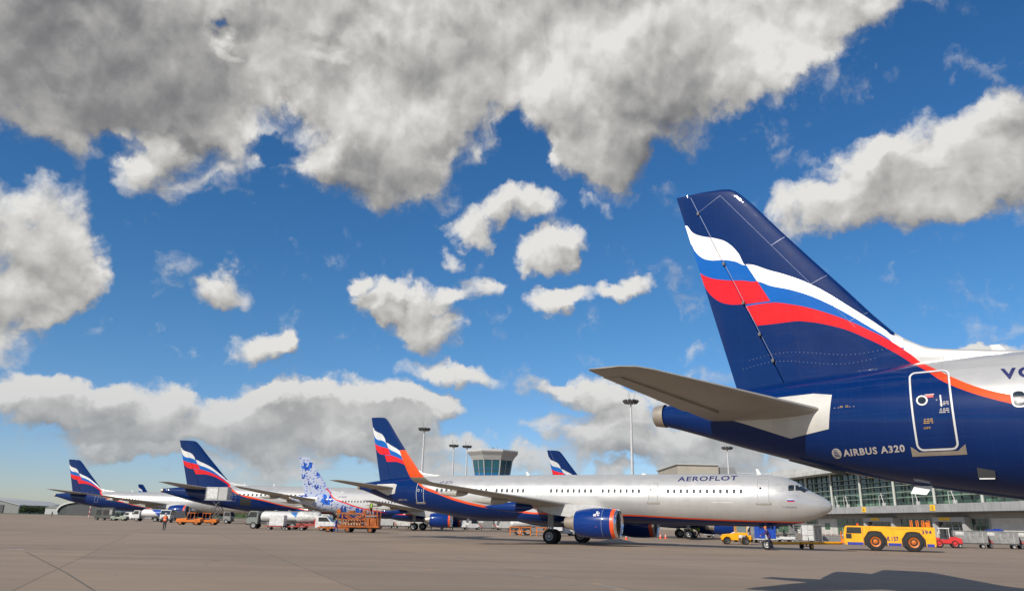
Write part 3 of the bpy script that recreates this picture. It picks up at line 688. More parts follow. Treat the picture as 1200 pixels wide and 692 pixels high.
            for y, back, ln, r, mt in fair:
                m = MB(); xc = xl(y) + back; z = z_(y) - r * .75
                m.lathe([(0, .01), (.06 * ln, r * .45), (.2 * ln, r * .85), (.42 * ln, r), (.7 * ln, r * .72), (.9 * ln, r * .3), (ln, .01)], 'x', (0, 0, 0), 16)
                m.v = [(s.xg - (xc + vx), -sd * y + vy * .75, z + vz) for vx, vy, vz in m.v]
                m.build('flap_track_fairing', mt, w, smooth=True)
            s.engine(sd, xl, z_)
    def engine(s, sd, xl, z_):
        y = 9.6 if s.wide else 5.75; k = 1.62 if s.wide else 1.0
        xe = (xl(y) - 6.9) if s.wide else (xl(5.75) - 4.45); zc = (2.75 if s.wide else 1.73)
        c = (0, -sd * y, zc)
        X = lambda t: s.xg - xe - t * k
        root = MB(); P = [(.50, 1.14), (.8, 1.175), (1.4, 1.2), (2.2, 1.19), (3.0, 1.09), (3.55, .96)]
        root.lathe([(X(t), r * k) for t, r in P] + [(X(3.55), .88 * k), (X(3.0), .86 * k)], 'x', c, 40)
        e = root.build('engine', pm('engine_cowl_paint', (.002, .028, .17), .3, coat=.6, var=.08, spec=.1), s.root, smooth=True)
        m = MB(); m.lathe([(X(.48), .93 * k), (X(.2), .92 * k), (X(.06), .96 * k), (X(.0), 1.0 * k), (X(.03), 1.04 * k), (X(.12), 1.085 * k), (X(.2), 1.105 * k)], 'x', c, 40); m.build('intake_lip', chrome, e, smooth=True)
        m = MB(); m.lathe([(X(.2), 1.106 * k), (X(.35), 1.13 * k), (X(.50), 1.141 * k)], 'x', c, 40); m.build('cowl_ring', orange_flag, e, smooth=True)
        m = MB(); m.lathe([(X(.48), .93 * k), (X(.7), .90 * k), (X(1.0), .88 * k), (X(1.02), .3 * k), (X(1.02), .01)], 'x', c, 40); m.build('intake_duct', mgrey, e, smooth=True, angle=60)
        m = MB(); m.lathe([(X(.55), .01), (X(.62), .08 * k), (X(.8), .2 * k), (X(.98), .29 * k)], 'x', c, 24); m.build('spinner', dgrey, e, smooth=True)
        m = MB(); nb = 24
        for i in range(nb):
            a = 2 * math.pi * i / nb; a2 = a + .2
            q = [(X(.93), .28, a), (X(.98), .28, a2), (X(.99), .87, a2 + .05), (X(.92), .87, a - .02)]
            m.add([(px, c[1] + r * k * math.cos(t), c[2] + r * k * math.sin(t)) for px, r, t in q], [(0, 1, 2, 3)])
        m.build('fan', fanm, e)
        m = MB(); m.lathe([(X(2.9), .80 * k), (X(3.6), .70 * k), (X(4.2), .52 * k), (X(4.55), .44 * k), (X(4.5), .40 * k), (X(4.2), .38 * k)], 'x', c, 32); m.build('exhaust_nozzle', tan, e, smooth=True)
        m = MB(); m.lathe([(X(4.1), .3 * k), (X(4.6), .2 * k), (X(5.0), .02)], 'x', c, 20); m.build('exhaust_cone', dgrey, e, smooth=True)
        m = MB(); yy = -sd * y; zt = z_(y)
        m.loft([[(X(.9), yy - .05, zc + 1.1 * k), (X(.9), yy + .05, zc + 1.1 * k), (X(.9), yy + .05, zc + 1.15 * k), (X(.9), yy - .05, zc + 1.15 * k)],
                [(X(2.2), yy - .22 * k, zc + .9 * k), (X(2.2), yy + .22 * k, zc + .9 * k), (X(2.2), yy + .14, zc + 1.42 * k), (X(2.2), yy - .14, zc + 1.42 * k)],
                [(X(4.2), yy - .24 * k, zc + .45 * k), (X(4.2), yy + .24 * k, zc + .45 * k), (X(4.2), yy + .2, zt + .05), (X(4.2), yy - .2, zt + .05)],
                [(X(5.8), yy - .16 * k, zc + .62 * k), (X(5.8), yy + .16 * k, zc + .62 * k), (X(5.8), yy + .16, zt), (X(5.8), yy - .16, zt)],
                [(X(7.0), yy - .04, zt - .42), (X(7.0), yy + .04, zt - .42), (X(7.0), yy + .04, zt - .1), (X(7.0), yy - .04, zt - .1)]])
        m.build('pylon', lgrey, e, smooth=True, angle=30)
        if s.detail >= 2 and sd == 1 and not s.wide:
            # small pennant emblem on the cowl: white cap, red staff
            def cp(t, a, r=1.205): return (X(t), c[1] - r * math.cos(a), c[2] + r * math.sin(a))
            m = MB(); m.add([cp(1.55, .5), cp(1.35, .5), cp(1.35, .75), cp(1.55, .72)], [(0, 1, 2, 3)]); m.add([cp(1.85, .46), cp(1.62, .46), cp(1.62, .62), cp(1.85, .62)], [(0, 1, 2, 3)])
            m.add([cp(1.65, .62), cp(1.5, .62), cp(1.5, .86), cp(1.65, .86)], [(0, 1, 2, 3)]); m.build('cowl_emblem', white, e)
            m = MB(); m.add([cp(1.63, -.25), cp(1.55, -.25), cp(1.55, .46), cp(1.63, .46)], [(0, 1, 2, 3)]); m.build('cowl_stripe', pm('magenta_paint', (.45, .01, .12), .4), e)
            m = MB(); m.lathe([(X(1.15), 1.197), (X(1.165), 1.199)], 'x', c, 40); m.build('cowl_seam', lgrey, e)
    def belly(s):
        if not s.wide:
            xc = s.xg + .1; secs = [(-5.4, .05, .05), (-4.6, .75, .28), (-3.2, 1.35, .42), (-1.5, 1.75, .5), (1.5, 1.8, .52), (3.2, 1.5, .45), (4.6, .9, .3), (5.6, .05, .05)]
            zc = 2.35
            rings = [[(s.xg - (xc + a), w * 1.22 * math.cos(2 * math.pi * i / 28), zc + (h * 1.7 + .15) * math.sin(2 * math.pi * i / 28)) for i in range(28)] for a, w, h in secs]
        else:
            xc = s.xg - 3.5; secs = [(-11, .1, .05), (-9, 1.9, .5), (-5, 2.9, .9), (0, 3.2, 1.0), (5, 3.1, .95), (8, 2.0, .6), (10, .1, .05)]; zc = 3.2
            rings = [[(s.xg - (xc + a), w * 1.1 * math.cos(2 * math.pi * i / 28), zc + (h * 1.3 + .2) * math.sin(2 * math.pi * i / 28)) for i in range(28)] for a, w, h in secs]
        m = MB(); m.loft(rings); m.build('belly_fairing', s.paint, s.root, smooth=True, angle=60)
    def gear(s):
        def leg(nm, x, y, r, wn, top, w=.42, gap=.5):
            g_ = MB(); g_.tube((0, 0, r), (0, 0, top), .11 * s.k, .14 * s.k, 12); g_.tube((0, -gap, r), (0, gap, r), .07 * s.k)
            g_.tube((0, 0, r + .6), (.9 * (1 if x > s.xg + 2 else -.2), 0, top), .05)
            o = g_.build(nm, lgrey, s.root, loc=(s.xg - x, -y, 0))
            for dx_ in wn:
                for sd in (1, -1):
                    wheel(o, dx_, sd * gap, r, w, lgrey, sd, 24)
                    if len(wn) > 1: pass
            if len(wn) > 1:
                b_ = MB(); b_.box(min(wn), max(wn), -.12, .12, r - .12, r + .14); b_.build('bogie_beam', mgrey, o)
            return o
        if not s.wide:
            for sd in (1, -1):
                o = leg('main_landing_gear', s.xg, sd * 3.8, .6, (0,), 2.7)
                m = MB(); y_ = -sd * .35; m.box(-.25, .25, y_ - .02, y_ + .02, 1.35, 2.6); m.build('gear_door', mgrey, o)
            o = leg('nose_landing_gear', 5.07, 0, .39, (0,), 2.0, .24, .27)
            for sd in (1, -1):
                m = MB(); m.box(-.5, .5, sd * .42 - .015, sd * .42 + .015, 1.55, 1.9); m.build('gear_door', navy, o)
            m = MB(); m.box(-.02, .06, -.16, .16, 1.15, 1.3); m.build('taxi_light', steel, o)
        else:
            for sd in (1, -1): leg('main_landing_gear', s.xg, sd * 5.5, .67, (-1.45, 0, 1.45), 4.2, .5, .7)
            leg('nose_landing_gear', 5.9, 0, .55, (0,), 3.2, .4, .35)
    def windows(s, xs, z, w=.23, h=.33, mat=glass, rim=True):
        for x in xs:
            P = s.rrect(x - w / 2, x + w / 2, z - h / 2, z + h / 2, w * .42, 3)
            o = s.decal(P, [tuple(range(len(P)))], 'window', mat, .012, None, .2)
            if rim:
                vs, fs = s.frame(x - w / 2 - .035, x + w / 2 + .035, z - h / 2 - .035, z + h / 2 + .035, w * .5, .04)
                s.decal(vs, fs, 'window_rim', white, .009, o, .2)
    def cockpit(s):
        k = s.kn; zk = lambda z: s.zc + (z - 3.8) * s.k
        for q in ([(2.62, 4.50), (3.03, 4.47), (3.03, 4.85), (2.88, 4.93), (2.62, 4.93)], [(2.0, 4.52), (2.52, 4.50), (2.52, 4.93), (2.36, 4.93)]):
            P = [(x * k, zk(z)) for x, z in q]; s.decal(P, [tuple(range(len(P)))], 'cockpit_window', glass, .012, None, .1)
        # wrap-round front pane
        for sd in (1, -1):
            m = MB(); n = 8; vs = []
            for i in range(n + 1):
                t = i / n
                xa, xb = (1.90 + (1.50 - 1.90) * t) * k, (2.34 + (2.03 - 2.34) * t) * k
                ta, tb = R(42 + (86 - 42) * t), R(44 + (86 - 44) * t)
                for j in range(5):
                    u = j / 4; v = s.pt(xa + (xb - xa) * u, ta + (tb - ta) * u, .013); v.y *= sd; vs.append(v)
            m.add(vs, [(i * 5 + j, i * 5 + j + 1, (i + 1) * 5 + j + 1, (i + 1) * 5 + j) for i in range(n) for j in range(4)])
            m.build('windshield', glass, s.root, smooth=True)
    def antenna(s, x, h=.38, top=True):
        m = MB(); t = s.ft_(x) if top else s.fb_(x); sg = 1 if top else -1
        m.loft([[(s.xg - x - .17 + .0, 0, t - .05 * sg), (s.xg - x, .02, t - .05 * sg), (s.xg - x + .17, 0, t - .05 * sg), (s.xg - x, -.02, t - .05 * sg)],
                [(s.xg - x - .27, 0, t + h * sg), (s.xg - x - .19, .012, t + h * sg), (s.xg - x - .08, 0, t + h * sg), (s.xg - x - .19, -.012, t + h * sg)]])
        m.build('antenna', white, s.root)
    def dome(s, x, r=.22):
        m = MB(); t = s.ft_(x); m.lathe([(t - .05, r), (t + .05, r * .8), (t + .1, r * .4), (t + .11, .01)], 'z', (s.xg - x, 0, 0), 16); m.build('beacon', white, s.root, smooth=True)
# ---------------------------------------------------------------- ground
def ground():
    m = bpy.data.materials.new('apron_concrete'); m.use_nodes = True; T = NT(m.node_tree); b = m.node_tree.nodes['Principled BSDF']
    co = T.new('ShaderNodeTexCoord').outputs['Object']; x, y, z = T.sep(co)
    r = T.vm('MULTIPLY', co, (1, 1, 0))
    big = T.noise(r, .018, 4, .6); mid = T.noise(r, .12, 6, .62); fine = T.noise(r, 2.2, 6, .7)
    streak = T.noise(T.comb(T.m('MULTIPLY', x, .05), T.m('MULTIPLY', y, .55)), 1.0, 5, .6)
    k = T.m('ADD', T.m('MULTIPLY', big, .35), T.m('ADD', T.m('MULTIPLY', mid, .35), T.m('MULTIPLY', streak, .3)))
    col = T.mix(T.ramp(k, .36, .64), (.218, .160, .110), (.304, .230, .165))
    col = T.mix(T.m('MULTIPLY', T.m('ABSOLUTE', T.m('SUBTRACT', fine, .5)), 1.2), col, (.15, .13, .11))
    # slab tone: each cast bay a little different
    br = T.new('ShaderNodeTexBrick'); T.put(br.inputs['Vector'], T.vm('ADD', T.comb(T.m('ADD', T.m('MULTIPLY', x, .92), T.m('MULTIPLY', y, .39)), T.m('SUBTRACT', T.m('MULTIPLY', y, .92), T.m('MULTIPLY', x, .39))), (7503.0, 7503.0, 0)))
    br.inputs['Scale'].default_value = 1.0; br.inputs['Brick Width'].default_value = 7.5; br.inputs['Row Height'].default_value = 7.5; br.offset = 0
    br.inputs['Mortar Size'].default_value = .035; br.inputs['Mortar Smooth'].default_value = .3; br.inputs['Bias'].default_value = 0
    br.inputs['Color1'].default_value = (.90, .90, .90, 1); br.inputs['Color2'].default_value = (1.08, 1.06, 1.03, 1); br.inputs['Mortar'].default_value = (.66, .65, .62, 1)
    col = T.vm('MULTIPLY', col, br.outputs[0])
    # oil and rubber marks
    st = T.ramp(T.noise(r, .22, 3, .5, 1.5), .66, .74)
    col = T.mix(T.m('MULTIPLY', st, .35), col, (.07, .062, .055))
    # tyre tracks: soft dark bands running along the taxi lanes, and repair patches
    ty = T.noise(T.comb(T.m('MULTIPLY', T.m('ADD', x, T.m('MULTIPLY', y, .25)), .012), T.m('MULTIPLY', T.m('SUBTRACT', y, T.m('MULTIPLY', x, .02)), 1.3)), 1.0, 4, .7)
    col = T.mix(T.m('MULTIPLY', T.ramp(ty, .52, .72), .30), col, (.095, .08, .066))
    vp = T.new('ShaderNodeTexVoronoi'); vp.distance = 'CHEBYCHEV'; T.put(vp.inputs['Vector'], r); vp.inputs['Scale'].default_value = .05
    pt_ = T.m('MULTIPLY', T.m('LESS_THAN', vp.outputs['Distance'], .10), T.m('GREATER_THAN', T.sep(vp.outputs['Color'])[0], .55))
    col = T.mix(T.m('MULTIPLY', pt_, .30), col, (.11, .10, .09))
    # cracks, some filled with tar
    vc = T.new('ShaderNodeTexVoronoi'); vc.feature = 'DISTANCE_TO_EDGE'; T.put(vc.inputs['Vector'], T.vm('ADD', r, T.vm('SCALE', T.comb(T.noise(r, .5, 4), T.noise(r, .47, 4)), 3.0))); vc.inputs['Scale'].default_value = .06
    ck = T.m('MULTIPLY', T.m('LESS_THAN', vc.outputs['Distance'], .0012), T.ramp(mid, .5, .6))
    col = T.mix(T.m('MULTIPLY', ck, .6), col, (.06, .055, .05))
    T.l.new(col, b.inputs['Base Color']); T.l.new(T.m('ADD', T.m('MULTIPLY', mid, .25), .62), b.inputs['Roughness'])
    bn = T.new('ShaderNodeBump'); bn.inputs['Strength'].default_value = .35; bn.inputs['Distance'].default_value = .01
    T.l.new(T.m('ADD', fine, T.m('MULTIPLY', T.noise(r, 30, 3), .4)), bn.inputs['Height']); T.l.new(bn.outputs[0], b.inputs['Normal'])
    g = MB(); g.add([(-6000, -1500, 0), (6000, -1500, 0), (6000, 9000, 0), (-6000, 9000, 0)], [(0, 1, 2, 3)])
    struct(g.build('apron', m))
    # grass beyond the apron
    gm = bpy.data.materials.new('grass_ground'); gm.use_nodes = True; T = NT(gm.node_tree); b = gm.node_tree.nodes['Principled BSDF']
    co = T.new('ShaderNodeTexCoord').outputs['Object']
    T.l.new(T.mix(T.ramp(T.noise(co, .05, 6, .6), .35, .65), (.055, .075, .02), (.11, .115, .045)), b.inputs['Base Color']); b.inputs['Roughness'].default_value = 1
    g = MB(); g.add([(-6000, 430, .008), (75, 430, .008), (75, 9000, .008), (-6000, 9000, .008)], [(0, 1, 2, 3)]); struct(g.build('grass_field', gm))
    # worn painted lines
    lm = bpy.data.materials.new('worn_line_paint'); lm.use_nodes = True; T = NT(lm.node_tree); b = lm.node_tree.nodes['Principled BSDF']
    co = T.new('ShaderNodeTexCoord').outputs['Object']
    wear = T.ramp(T.noise(co, 1.4, 6, .7), .26, .52)
    T.l.new(T.mix(wear, (.50, .30, .10), (.23, .2, .165)), b.inputs['Base Color']); b.inputs['Roughness'].default_value = .8
    wm = bpy.data.materials.new('worn_white_line'); wm.use_nodes = True; T = NT(wm.node_tree); b = wm.node_tree.nodes['Principled BSDF']
    co = T.new('ShaderNodeTexCoord').outputs['Object']
    T.l.new(T.mix(T.ramp(T.noise(co, 2.4, 5, .7), .38, .66), (.55,.53,.5), (.23, .21, .18)), b.inputs['Base Color']); b.inputs['Roughness'].default_value = .8
    tar = pm('joint_tar', (.11, .095, .075), .7, var=.35)
    def line(nm, pts, w, mt, z=.004):
        m_ = MB(); vs = []
        for i, p in enumerate(pts):
            a = Vector(pts[max(i - 1, 0)]); c = Vector(pts[min(i + 1, len(pts) - 1)]); d = (c - a).normalized(); n = Vector((-d.y, d.x)) * w / 2
            vs += [(p[0] + n.x, p[1] + n.y, z), (p[0] - n.x, p[1] - n.y, z)]
        m_.add(vs, [(2 * i, 2 * i + 1, 2 * i + 3, 2 * i + 2) for i in range(len(pts) - 1)]); return struct(m_.build(nm, mt))
    def gpx(px, py): d = ray(px, py); t = -CH / d.z; return (d.x * t, d.y * t)
    line('taxiway_line', [gpx(-250, 642), gpx(330, 657), gpx(600, 672), gpx(700, 683), gpx(760, 700)], .3, lm)
    line('taxiway_line', [gpx(560, 651), gpx(800, 655), gpx(1000, 657), gpx(1260, 660)], .22, lm)
    line('taxiway_line', [gpx(860, 683), gpx(1000, 686), gpx(1260, 695)], .14, lm)
    line('stand_marking', [gpx(4, 643.4), gpx(30, 642.7)], .25, wm)
    line('slab_joint', [gpx(30, 646), gpx(75, 669), gpx(124, 700)], .05, tar)
ground()

# ---------------------------------------------------------------- the airliners
G1 = 'airliners parked along the apron'
L0 = 37.57
p = Plane('airliner', 'nearest airliner, its dark blue tail and rear cabin looming at right', (35.9, 1.95), -.5928, L0, kind='flag', detail=3, group=G1)
near = p
p.fuselage(); p.fin(); p.tailplane(); p.wings(False); p.belly(); p.gear(); p.cockpit()
p.door(L0 - 7.17, 3.52, 5.37, .82); p.door(5.02, 3.52, 5.37, .85, mgrey)
p.windows([L0 - 8.9 - .533 * i for i in range(40)], 4.53)
ix = at
p.word('VQ', L0 - 8.66, 5.02, .26, 'registration_lettering', markm, 1.15, 1.25, .014)
p.word('AIRBUS A320', L0 - 5.03, 3.46, .155, 'type_lettering', greyletter, 1.05, 1.15, .007, slope=.03)
P_ = [(L0 - 4.86 + .12 * math.cos(R(a)), 3.53 + .12 * math.sin(R(a))) for a in range(0, 360, 20)]
p.decal(P_, [tuple(range(18))], 'roundel', greyletter, .008, None, .1)
vs, fs = [], []
for i in range(5):
    z = 3.46 + i * .035; vs += [(L0 - 4.86 - .07 + .015 * i, z), (L0 - 4.86 + .07, z), (L0 - 4.86 + .07, z + .014), (L0 - 4.86 - .07 + .015 * i, z + .014)]; fs.append((4 * i, 4 * i + 1, 4 * i + 2, 4 * i + 3))
p.decal(vs, fs, 'roundel_bars', navy, .012, None, .1)
for dx_, tx in ((5.22, '|-- CUT HERE'),):
    vs, fs = text_polys('- -= =- -', .13, 1.2); p.decal([(L0 - 4.95 - x, 4.60 + z) for x, z in vs], fs, 'stencil_marking', pm('stencil_ochre', (.42, .25, .07), .5), .009, None, .4)
p.antenna(L0 - 8.75, .26); p.antenna(L0 - 15, .3); p.dome(20.5)
# ventral fittings seen under the tail
m = MB(); t_ = p.fb_(L0 - 6.75); X = p.xg - (L0 - 6.75)
m.loft([[(X - .28, -.30, t_ + .02), (X + .12, -.30, t_ + .02), (X + .12, -.27, t_ + .02), (X - .28, -.27, t_ + .02)], [(X - .38, -.33, t_ - .16), (X - .04, -.33, t_ - .19), (X - .04, -.31, t_ - .19), (X - .38, -.31, t_ - .16)]]); m.build('drain_mast', white, p.root)
m = MB(); v0 = p.surf(L0 - 8.05, 3.03, .004); m.box(v0.x - .17, v0.x + .17, v0.y - .02, v0.y + .12, v0.z - .16, v0.z + .16)
o_ = m.build('outflow_valve', black, p.root); m = MB(); m.box(v0.x - .15, v0.x + .15, v0.y - .05, v0.y, v0.z - .19, v0.z - .165); m.box(v0.x + .09, v0.x + .15, v0.y - .04, v0.y - .0, v0.z + .06, v0.z + .14); m.build('valve_lip', white, o_)
m = MB(); m.loft([[(p.xg - L0 + 3.6, -.05, 3.52), (p.xg - L0 + 3.6, .05, 3.52), (p.xg - L0 + 4.9, .05, 3.12), (p.xg - L0 + 4.9, -.05, 3.12)], [(p.xg - L0 + 3.45, -.04, 3.44), (p.xg - L0 + 3.45, .04, 3.44), (p.xg - L0 + 4.8, .04, 3.04), (p.xg - L0 + 4.8, -.04, 3.04)]]); m.build('tail_skid', dgrey, p.root)

L1 = 44.51
p = Plane('airliner', 'long silver airliner filling the middle, whole length in view with an orange winglet', (25.32, 61.27), -.4403, L1, kind='flag', sharklet=True, detail=2, group=G1, xg=21.97)
mid = p
p.fuselage(); p.fin(); p.tailplane(); p.wings(True); p.belly(); p.gear(); p.cockpit()
p.door(L1 - 7.95, 3.30, 5.12, .85)
p.door(4.9, 3.50, 5.40, .85, lgrey); p.door(L1 - 30.82, 3.48, 5.1, .75, lgrey)
p.door(L1 - 19.95, 3.5, 5.05, .62, lgrey, False, False)
fts = [9.4 + .53 * i for i in range(1, 19) if i not in (7, 12)] + [21.65 + .53 * i for i in range(16) if i not in (8,)] + [32.07 + .533 * i for i in range(12)]
p.windows([L1 - f for f in fts], 4.40, .25, .35, mat=winm, rim=False)
p.word('AEROFLOT', L1 - 32.82, 5.21, .40, 'airline_lettering', markm, 1.62, 1.12, .010, slope=.02)
# slim wings flourish and the small second line of lettering
vs = [(0, 0), (-.5, -.02), (-.62, -.10), (-.72, -.04), (-1.25, 0), (-.75, -.10), (-.62, -.15), (-.5, -.08)]
p.decal([(L1 - 32.7 + x, 4.86 + z) for x, z in vs], [(0, 1, 7), (1, 2, 6, 7), (2, 3, 5, 6), (3, 4, 5)], 'wings_emblem', greyletter, .009)
p.word('Russian Airlines', L1 - 35.3, 4.93, .13, 'small_lettering', greyletter, 1.45, 1.35)
P_ = [(L1 - 37.3, 3.50), (L1 - 35.55, 3.50), (L1 - 35.55, 3.55), (L1 - 37.3, 3.55)]
p.decal(P_, [(0, 1, 2, 3)], 'hold_door_strip', white, .009)
vs, fs = [], []
for r_, w_ in ((.36, .03), (.29, .02)):
    o_ = len(vs); n = 26
    for i in range(n):
        a = R(-150 + 300 * i / (n - 1)); vs += [(L1 - 40.85 - r_ * math.cos(a), 4.74 + r_ * math.sin(a)), (L1 - 40.85 - (r_ - w_) * math.cos(a), 4.74 + (r_ - w_) * math.sin(a))]
    fs += [(o_ + 2 * i, o_ + 2 * i + 1, o_ + 2 * i + 3, o_ + 2 * i + 2) for i in range(n - 1)]
o_ = len(vs); vs += [(L1 - 40.85 + .18, 4.74), (L1 - 40.85, 4.84), (L1 - 40.85 - .18, 4.74), (L1 - 40.85, 4.64)]; fs.append((o_, o_ + 1, o_ + 2, o_ + 3))
p.decal(vs, fs, 'alliance_emblem', lgrey, .009)
for i, (c_, nm) in enumerate(((white, 'flag_white'), (pm('flag_blue', (.02, .08, .4), .4), 'flag_blue'), (red, 'flag_red'))):
    z1 = 3.86 - .075 * i; p.decal([(L1 - 41.87, z1 - .075), (L1 - 41.35, z1 - .075), (L1 - 41.35, z1), (L1 - 41.87, z1)], [(0, 1, 2, 3)], nm, c_, .009)
p.word('T. STRAVROV', L1 - 40.95, 3.17, .12, 'name_lettering', markm, 1.0, 1.1)
p.word('AIRBUS A321', L1 - 5.05, 3.46, .15, 'type_lettering', greyletter, 1.0, 1.1)
p.word('VP-BTK', L1 - 10.0, 5.0, .28, 'registration_lettering', markm, 1.1, 1.1)
p.antenna(L1 - 39.2, .42); p.dome(L1 - 9, .2); p.antenna(L1 - 18.6, .3); p.dome(L1 - 29.6, .3); p.antenna(L1 - 12.5, .5, False); p.antenna(L1 - 15.7, .5, False)

p = Plane('airliner', 'airliner with a white tail painted all over in blue brush-stroke flowers', (6.95, 132.84), -.083, L1, kind='folk', detail=1, group=G1, xg=21.97)
folk = p
p.fuselage(); p.fin(); p.tailplane(); p.wings(False); p.belly(); p.gear()
p.door(L1 - 7.9, 3.45, 5.3, .85, lgrey, False, False)
p.windows([L1 - 9.6 - .53 * i for i in range(32)], 4.42, mat=winm, rim=False)
p.word('VP-BQR', L1 - 8.6, 5.0, .28, 'registration_lettering', markm, 1.1, 1.1)
p.antenna(L1 - 9, .3); p.antenna(L1 - 20, .3)

hp = (12.6, 107.0)
p = Plane('airliner', 'airliner mostly hidden behind the long silver one, its fin tip rising above that cabin roof', (0, 0), -.06, L0, kind='flag', detail=1, group=G1)
p.fuselage(); p.fin(); p.tailplane(); p.wings(False); p.belly(); p.gear()
def seat(pl, px, py, q, y0):
    'slide an aircraft so that point q = (xn, starboard, z) is seen at (px, py)'
    yaw = pl.root.rotation_euler.z; fx, fy = math.cos(yaw), math.sin(yaw); X, Y = (px - 600) / CF * y0, y0
    def pr(X, Y): return proj(X + (pl.xg - q[0]) * fx + q[1] * fy, Y + (pl.xg - q[0]) * fy - q[1] * fx, q[2])
    for _ in range(60):
        a = pr(X, Y); b_ = pr(X + .01, Y); c = pr(X, Y + .01)
        J = Matrix((((b_[0] - a[0]) / .01, (c[0] - a[0]) / .01), ((b_[1] - a[1]) / .01, (c[1] - a[1]) / .01)))
        d = J.inverted() @ Vector((px - a[0], py - a[1])); X += d.x * .7; Y += d.y * .7
    pl.root.location = (X, Y, 0)
seat(p, 641, 527.5, (L0 - .6, 0, 11.76), 105)
hid = p

L7 = 73.9
p = Plane('wide_body_airliner', 'wide-body airliner with a catering truck box raised against its tail', (-7.66, 186.6), -.0, L7, wide=True, kind='flag', detail=1, group=G1, xg=37.1)
p.fuselage(); p.fin(); p.tailplane(); p.wings(False); p.belly(); p.gear()
p.windows([L7 - 17 - 1.0 * i for i in range(42)], 6.45, .5, .55, mat=winm, rim=False)
for f_ in (15.5, 29.5, 44): p.door(L7 - f_, 5.0, 7.1, 1.1, lgrey, False, False)
m_ = MB(); p.decal([(L7 - 21.8, 4.0), (L7 - 19.2, 4.0), (L7 - 19.2, 5.6), (L7 - 21.8, 5.6)], [(0, 1, 2, 3)], 'open_cargo_door', black, .02)
p.antenna(L7 - 19, .6); p.antenna(L7 - 26, .6)
w1 = p
p = Plane('wide_body_airliner', 'leftmost wide-body airliner with its engine behind the fuel tankers', (-78.1, 261.5), -.054, L7, wide=True, kind='flag', detail=1, group=G1, xg=37.1)
p.fuselage(); p.fin(); p.tailplane(); p.wings(False); p.belly(); p.gear()
p.windows([L7 - 17 - 1.0 * i for i in range(48)], 6.45, .5, .55, mat=winm, rim=False)
for f_ in (15.5, 29.5, 44): p.door(L7 - f_, 5.0, 7.1, 1.1, lgrey, False, False)
p.antenna(L7 - 19, .6); p.antenna(L7 - 26, .6)
p = Plane('airliner', 'farthest airliner, only its small dark fin showing above the leftmost wide-body', (0, 0), -.05, L0, kind='flag', detail=1, group=G1)
p.fuselage(); p.fin(); p.tailplane(); p.wings(False); p.belly(); p.gear()
seat(p, 162, 567, (L0 - .6, 0, 11.76), 280)
# ---------------------------------------------------------------- terminal building
TU = Vector((-0.0600, 0.9982, 0)); TN = Vector((-0.9982, -0.0600, 0)); T0 = Vector((93.81, 142.9, 0))
term = thing('terminal_building', 'long glass terminal with a pale overhanging roof slab and grey canopy fascia', 'terminal', T0)
term.matrix_world = Matrix(((TU.x, TN.x, 0, T0.x), (TU.y, TN.y, 0, T0.y), (0, 0, 1, 0), (0, 0, 0, 1)))   # local x = away from us along the facade, y = out to the apron (mirrored frame avoided below)
term.matrix_world = Matrix.Translation(T0) @ Matrix.Rotation(math.atan2(TU.y, TU.x), 4, 'Z')              # local +y then points to -x world = the apron side
S0, S1 = -75, 235
roofm = pm('roof_panel', (.50, .50, .48), .5, vscale=.3)
fasm = pm('fascia_panel', (.40, .40, .40), .42, vscale=.4, metal=.2)
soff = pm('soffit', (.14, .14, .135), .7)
gl = bpy.data.materials.new('facade_glass'); gl.use_nodes = True; T = NT(gl.node_tree); b = gl.node_tree.nodes['Principled BSDF']
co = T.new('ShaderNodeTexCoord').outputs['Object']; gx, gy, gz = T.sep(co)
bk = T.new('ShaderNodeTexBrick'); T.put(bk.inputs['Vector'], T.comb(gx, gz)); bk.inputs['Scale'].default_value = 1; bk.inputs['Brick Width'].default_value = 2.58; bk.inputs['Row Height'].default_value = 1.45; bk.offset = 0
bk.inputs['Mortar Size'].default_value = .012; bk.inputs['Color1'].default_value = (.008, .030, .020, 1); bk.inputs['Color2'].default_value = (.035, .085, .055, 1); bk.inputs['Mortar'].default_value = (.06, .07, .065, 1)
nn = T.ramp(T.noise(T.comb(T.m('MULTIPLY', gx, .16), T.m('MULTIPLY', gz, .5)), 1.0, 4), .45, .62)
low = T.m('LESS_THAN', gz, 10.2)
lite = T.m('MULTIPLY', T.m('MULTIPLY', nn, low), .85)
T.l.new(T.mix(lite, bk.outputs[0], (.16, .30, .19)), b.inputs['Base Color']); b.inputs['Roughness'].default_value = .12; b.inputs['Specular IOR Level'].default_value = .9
doorglass = pm('green_glass', (.05, .12, .07), .15, spec=.9)
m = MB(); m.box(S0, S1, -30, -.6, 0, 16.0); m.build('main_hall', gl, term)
m = MB(); m.box(S0, S1, -34, 4.2, 16.0, 17.0); m.box(S0, S1, -34, 3.2, 17.0, 18.6); m.build('roof_slab', roofm, term)
m = MB()
for k in range(int((S1 - S0) / 2.9)): x = S0 + k * 2.9; m.box(x - .02, x + .02, 4.205, 4.22, 16.02, 16.98)
m.build('roof_edge_joint', soff, term)['kind'] = 'stuff'
m = MB(); m.box(S0, S1, -.58, 3.6, 5.5, 7.1); fo = m.build('canopy_fascia', fasm, term)
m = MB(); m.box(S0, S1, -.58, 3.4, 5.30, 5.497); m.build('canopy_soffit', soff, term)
m = MB(); k = S0
while k < S1: m.box(k - .02, k + .02, 3.603, 3.615, 5.5, 7.1); k += 2.45
m.build('fascia_joint', soff, fo)['kind'] = 'stuff'
for i in range(-4, 15):
    x = 9.6 + 15.5 * i
    m = MB(); m.tube((x, .9, 7.1), (x, .9, 16.0), .30, n=16); m.build('column', pm('column_paint', (.42, .44, .41), .5), term, smooth=True)
